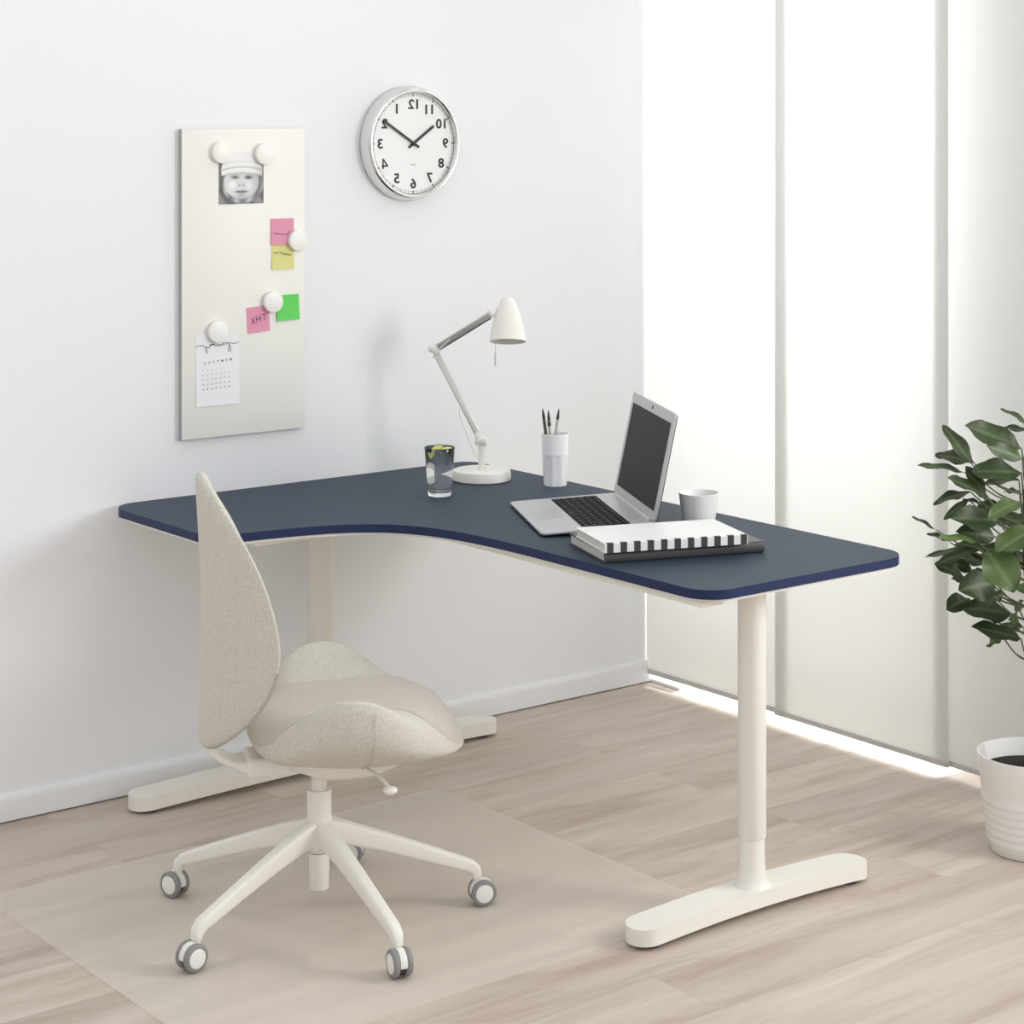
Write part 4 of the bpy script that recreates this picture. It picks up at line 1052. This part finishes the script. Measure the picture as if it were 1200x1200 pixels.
LV = [  # base, tip, width(px), depth base, depth tip, facing (camera, up, right), dark to light green
 ((318, 300), (186, 106), 74, -0.02, 0.02, (0.8, 0.5, 0.3), 0.35),
 ((325, 290), (146, 236), 70, 0.03, 0.06, (0.5, 0.8, 0), 0.25),
 ((285, 335), (70, 282), 46, 0.0, -0.03, (0.35, 1, 0), 0.10),
 ((548, 220), (288, 108), 108, 0.02, 0.0, (0.7, 0.7, 0), 0.30),
 ((552, 270), (388, 206), 74, -0.04, -0.08, (0.8, 0.4, 0), 0.45),
 ((600, 120), (455, 30), 40, 0.03, 0.02, (0.4, 1, 0), 0.15),
 ((610, 150), (450, 112), 44, 0.06, 0.08, (0.3, 1, 0), 0.05),
 ((548, 335), (318, 322), 96, 0.0, -0.03, (0.6, 0.8, 0), 0.30),
 ((536, 370), (338, 382), 46, 0.05, 0.06, (0.3, 1, 0), 0.20),
 ((385, 450), (218, 345), 66, -0.01, -0.05, (0.5, 0.8, 0.2), 0.30),
 ((312, 428), (136, 458), 52, 0.02, 0.0, (0.35, 1, 0), 0.05),
 ((300, 462), (184, 550), 38, 0.0, -0.02, (0.5, 0.7, 0.4), 0.10),
 ((385, 490), (275, 455), 36, 0.02, 0.0, (0.3, 1, 0), 0.10),
 ((440, 560), (228, 540), 96, -0.03, -0.08, (0.75, 0.6, 0), 0.15),
 ((425, 635), (248, 610), 92, -0.02, -0.06, (0.8, 0.5, 0), 0.22),
 ((345, 662), (165, 622), 50, -0.06, -0.10, (0.3, 0.9, 0), 0.95),
 ((212, 660), (112, 612), 34, 0.0, -0.02, (0.4, 0.9, 0), 0.05),
 ((150, 606), (38, 538), 28, -0.02, -0.04, (0.4, 0.9, 0), 0.05),
 ((355, 692), (94, 706), 40, 0.0, 0.02, (0.3, 1, 0), 0.20),
 ((345, 690), (152, 752), 44, -0.03, -0.06, (0.4, 0.9, 0.2), 0.25),
 ((280, 822), (148, 755), 62, 0.02, 0.0, (0.6, 0.7, 0.2), 0.12),
 ((300, 850), (220, 825), 34, 0.05, 0.05, (0.4, 0.9, 0), 0.20),
 ((388, 705), (520, 888), 158, -0.10, -0.16, (0.95, 0.35, 0.1), 0.75),
 ((425, 850), (268, 880), 128, -0.04, -0.09, (0.9, 0.4, 0), 0.28),
 ((300, 925), (202, 968), 66, 0.0, -0.04, (0.7, 0.6, 0), 0.10),
 ((490, 1000), (298, 955), 96, -0.03, -0.07, (0.7, 0.7, 0), 0.18),
 ((530, 950), (508, 1036), 120, -0.08, -0.12, (0.6, -0.5, 0.1), 0.7),
 ((400, 890), (448, 940), 60, 0.0, -0.02, (0.7, 0.5, 0.3), 0.45),
 ((545, 1112), (316, 1052), 72, -0.02, -0.06, (0.6, 0.8, 0), 0.15),
 ((448, 1085), (392, 1156), 66, 0.02, 0.02, (0.5, -0.5, 0.3), 0.85),
 ((548, 470), (398, 524), 62, -0.05, -0.10, (0.4, 0.8, 0.2), 0.8),
 ((610, 600), (428, 690), 96, -0.08, -0.14, (0.5, 0.8, -0.2), 0.7),
 ((560, 672), (448, 714), 50, -0.04, -0.08, (0.4, 0.9, 0), 0.3),
 ((540, 430), (462, 415), 40, 0.04, 0.06, (0.3, 1, 0), 0.1),
 ((470, 580), (360, 500), 70, 0.05, 0.08, (0.6, 0.7, 0.1), 0.35),
 ((420, 760), (262, 730), 66, 0.04, 0.05, (0.5, 0.8, 0), 0.15),
 ((380, 700), (240, 660), 56, 0.07, 0.08, (0.5, 0.8, 0), 0.1),
 ((320, 800), (205, 735), 62, 0.06, 0.07, (0.6, 0.7, 0), 0.3),
 ((620, 760), (500, 740), 78, 0.02, 0.0, (0.6, 0.7, 0), 0.15),
 ((640, 870), (505, 880), 54, -0.06, -0.10, (0.3, 0.9, 0), 0.8),
 ((480, 720), (350, 680), 60, 0.03, 0.05, (0.6, 0.7, 0), 0.1),
 ((600, 560), (440, 560), 70, 0.05, 0.08, (0.5, 0.8, 0), 0.2),
 ((560, 1060), (450, 1050), 50, 0.06, 0.08, (0.4, 0.9, 0), 0.1),
 ((350, 400), (290, 300), 60, 0.03, 0.05, (0.8, 0.5, 0), 0.6),
 ((640, 300), (560, 250), 80, 0.03, 0.05, (0.8, 0.5, 0), 0.3),
 ((340, 780), (360, 850), 60, 0.04, 0.03, (0.8, 0.4, 0), 0.1),
 ((340, 520), (440, 470), 60, 0.06, 0.06, (0.5, 0.8, 0), 0.3),
 ((300, 310), (390, 470), 60, 0.02, 0.0, (0.7, 0.5, 0.5), 0.35),
]
for bpx, tpx, wd, fb, ft, fcv, leaf_tone in LV:
    B_ = pix(*Z7(bpx), fb); T_ = pix(*Z7(tpx), ft)
    face_ = CAMD * fcv[0] + UPV * fcv[1] + RT * fcv[2]
    tt = (T_ - B_).normalized(); ff = (face_ - tt * face_.dot(tt)).normalized()
    leaf(B_, T_, wd / 4.0 / 505.0 / max(0.62, abs(ff.dot(CAMD))) * 1.0, face_, leaf_tone, droop=random.uniform(0.05, 0.22))
    petiole(B_)
# the rest of the crown, right of and behind the leaves listed above
ga = 2.39996
for i in range(120):
    z = 0.47 + 0.50 * ((i * 0.618) % 1.0); a = i * ga + 0.4
    d = Vector((math.cos(a), math.sin(a), 0))
    side = d.dot(RT); away = d.dot(FW)
    if side < 0.25: continue
    rad = 0.05 + 0.09 * random.random()
    L = 0.09 + 0.05 * random.random()
    B_ = Vector((0, 0, z)) + d * rad
    T_ = B_ + d * L * 0.92 + Vector((0, 0, L * random.uniform(-0.35, 0.40)))
    leaf(B_, T_, L * random.uniform(0.42, 0.58), UPV + d * random.uniform(-0.6, 0.2) + CAMD * 0.3, random.choice((0.1, 0.2, 0.3, 0.6)))
    petiole(B_)
fol = obj('foliage', leafbm, M['leaf'], plant, smooth=180, recalc=False)
obj('branches', twig, M['petiole'], plant, smooth=60)

# ------------------------------------------------------------------ light
W = bpy.data.worlds.new('world'); S.world = W; W.use_nodes = True
wn, wl = W.node_tree.nodes, W.node_tree.links; bg = wn['Background']; bg.inputs['Color'].default_value = (0.975, 0.987, 1.0, 1)
# soft overcast sky, brightest high up in the open front of the room
gc = wn.new('ShaderNodeTexCoord'); dt = wn.new('ShaderNodeVectorMath'); dt.operation = 'DOT_PRODUCT'
dt.inputs[1].default_value = Vector((-0.45, -0.45, 0.77)).normalized()
wl.new(gc.outputs['Generated'], dt.inputs[0])
mr_ = wn.new('ShaderNodeMapRange'); mr_.interpolation_type = 'SMOOTHSTEP'; mr_.inputs['From Min'].default_value = 0.1; mr_.inputs['From Max'].default_value = 1.0
mr_.inputs['To Min'].default_value = 0.41; mr_.inputs['To Max'].default_value = 0.98
wl.new(dt.outputs['Value'], mr_.inputs['Value'])
# brighter daylight outside the window
sx = wn.new('ShaderNodeSeparateXYZ'); wl.new(gc.outputs['Generated'], sx.inputs[0])
m2_ = wn.new('ShaderNodeMapRange'); m2_.interpolation_type = 'SMOOTHSTEP'; m2_.inputs['From Min'].default_value = 0.35; m2_.inputs['From Max'].default_value = 0.85
m2_.inputs['To Min'].default_value = 0.0; m2_.inputs['To Max'].default_value = 2.9
ad_ = wn.new('ShaderNodeMath'); ad_.operation = 'ADD'
wl.new(sx.outputs['X'], m2_.inputs['Value']); wl.new(mr_.outputs['Result'], ad_.inputs[0]); wl.new(m2_.outputs['Result'], ad_.inputs[1]); wl.new(ad_.outputs[0], bg.inputs['Strength'])
lo = bpy.data.lights.new('low_daylight', 'AREA'); so = bpy.data.objects.new('low_daylight', lo); C.objects.link(so)
lo.shape = 'RECTANGLE'; lo.size = 2.6; lo.size_y = 0.14; lo.energy = 10; lo.spread = math.radians(4); lo.color = (1.0, 0.985, 0.96)
el = math.radians(16.0); dirv = Vector((-math.cos(el), 0.0, -math.sin(el)))
so.location = Vector((WX + 0.03, 3.45, 0.055)) - dirv * 0.7; so.rotation_euler = dirv.to_track_quat('-Z', 'Y').to_euler()
al = bpy.data.lights.new('window_daylight', 'AREA'); ao = bpy.data.objects.new('window_daylight', al); C.objects.link(ao)
al.shape = 'RECTANGLE'; al.size = 1.5; al.size_y = 2.0; al.energy = 66; al.color = (1.0, 1.0, 0.985)
ao.location = (WX + 0.50, (wy0 + wy1) / 2, 2.0); ao.rotation_euler = Vector((-1, 0, 0)).to_track_quat('-Z', 'Y').to_euler()

a2 = bpy.data.lights.new('side_window_daylight', 'AREA'); a2o = bpy.data.objects.new('side_window_daylight', a2); C.objects.link(a2o)
a2.shape = 'RECTANGLE'; a2.size = 0.9; a2.size_y = 1.1; a2.energy = 42; a2.color = (1.0, 0.995, 0.98)
a2o.location = (WX + 0.35, 1.35, 1.75); a2o.rotation_euler = (Vector((3.2, 4.4, 0.9)) - Vector((WX + 0.35, 1.35, 1.75))).to_track_quat('-Z', 'Y').to_euler()

S.view_settings.view_transform = 'Standard'; S.view_settings.look = 'None'; S.view_settings.gamma = 1.0
S.view_settings.exposure = 0.0; S.view_settings.use_curve_mapping = False
S.cycles.max_bounces = 12; S.cycles.transmission_bounces = 12; S.cycles.transparent_max_bounces = 12
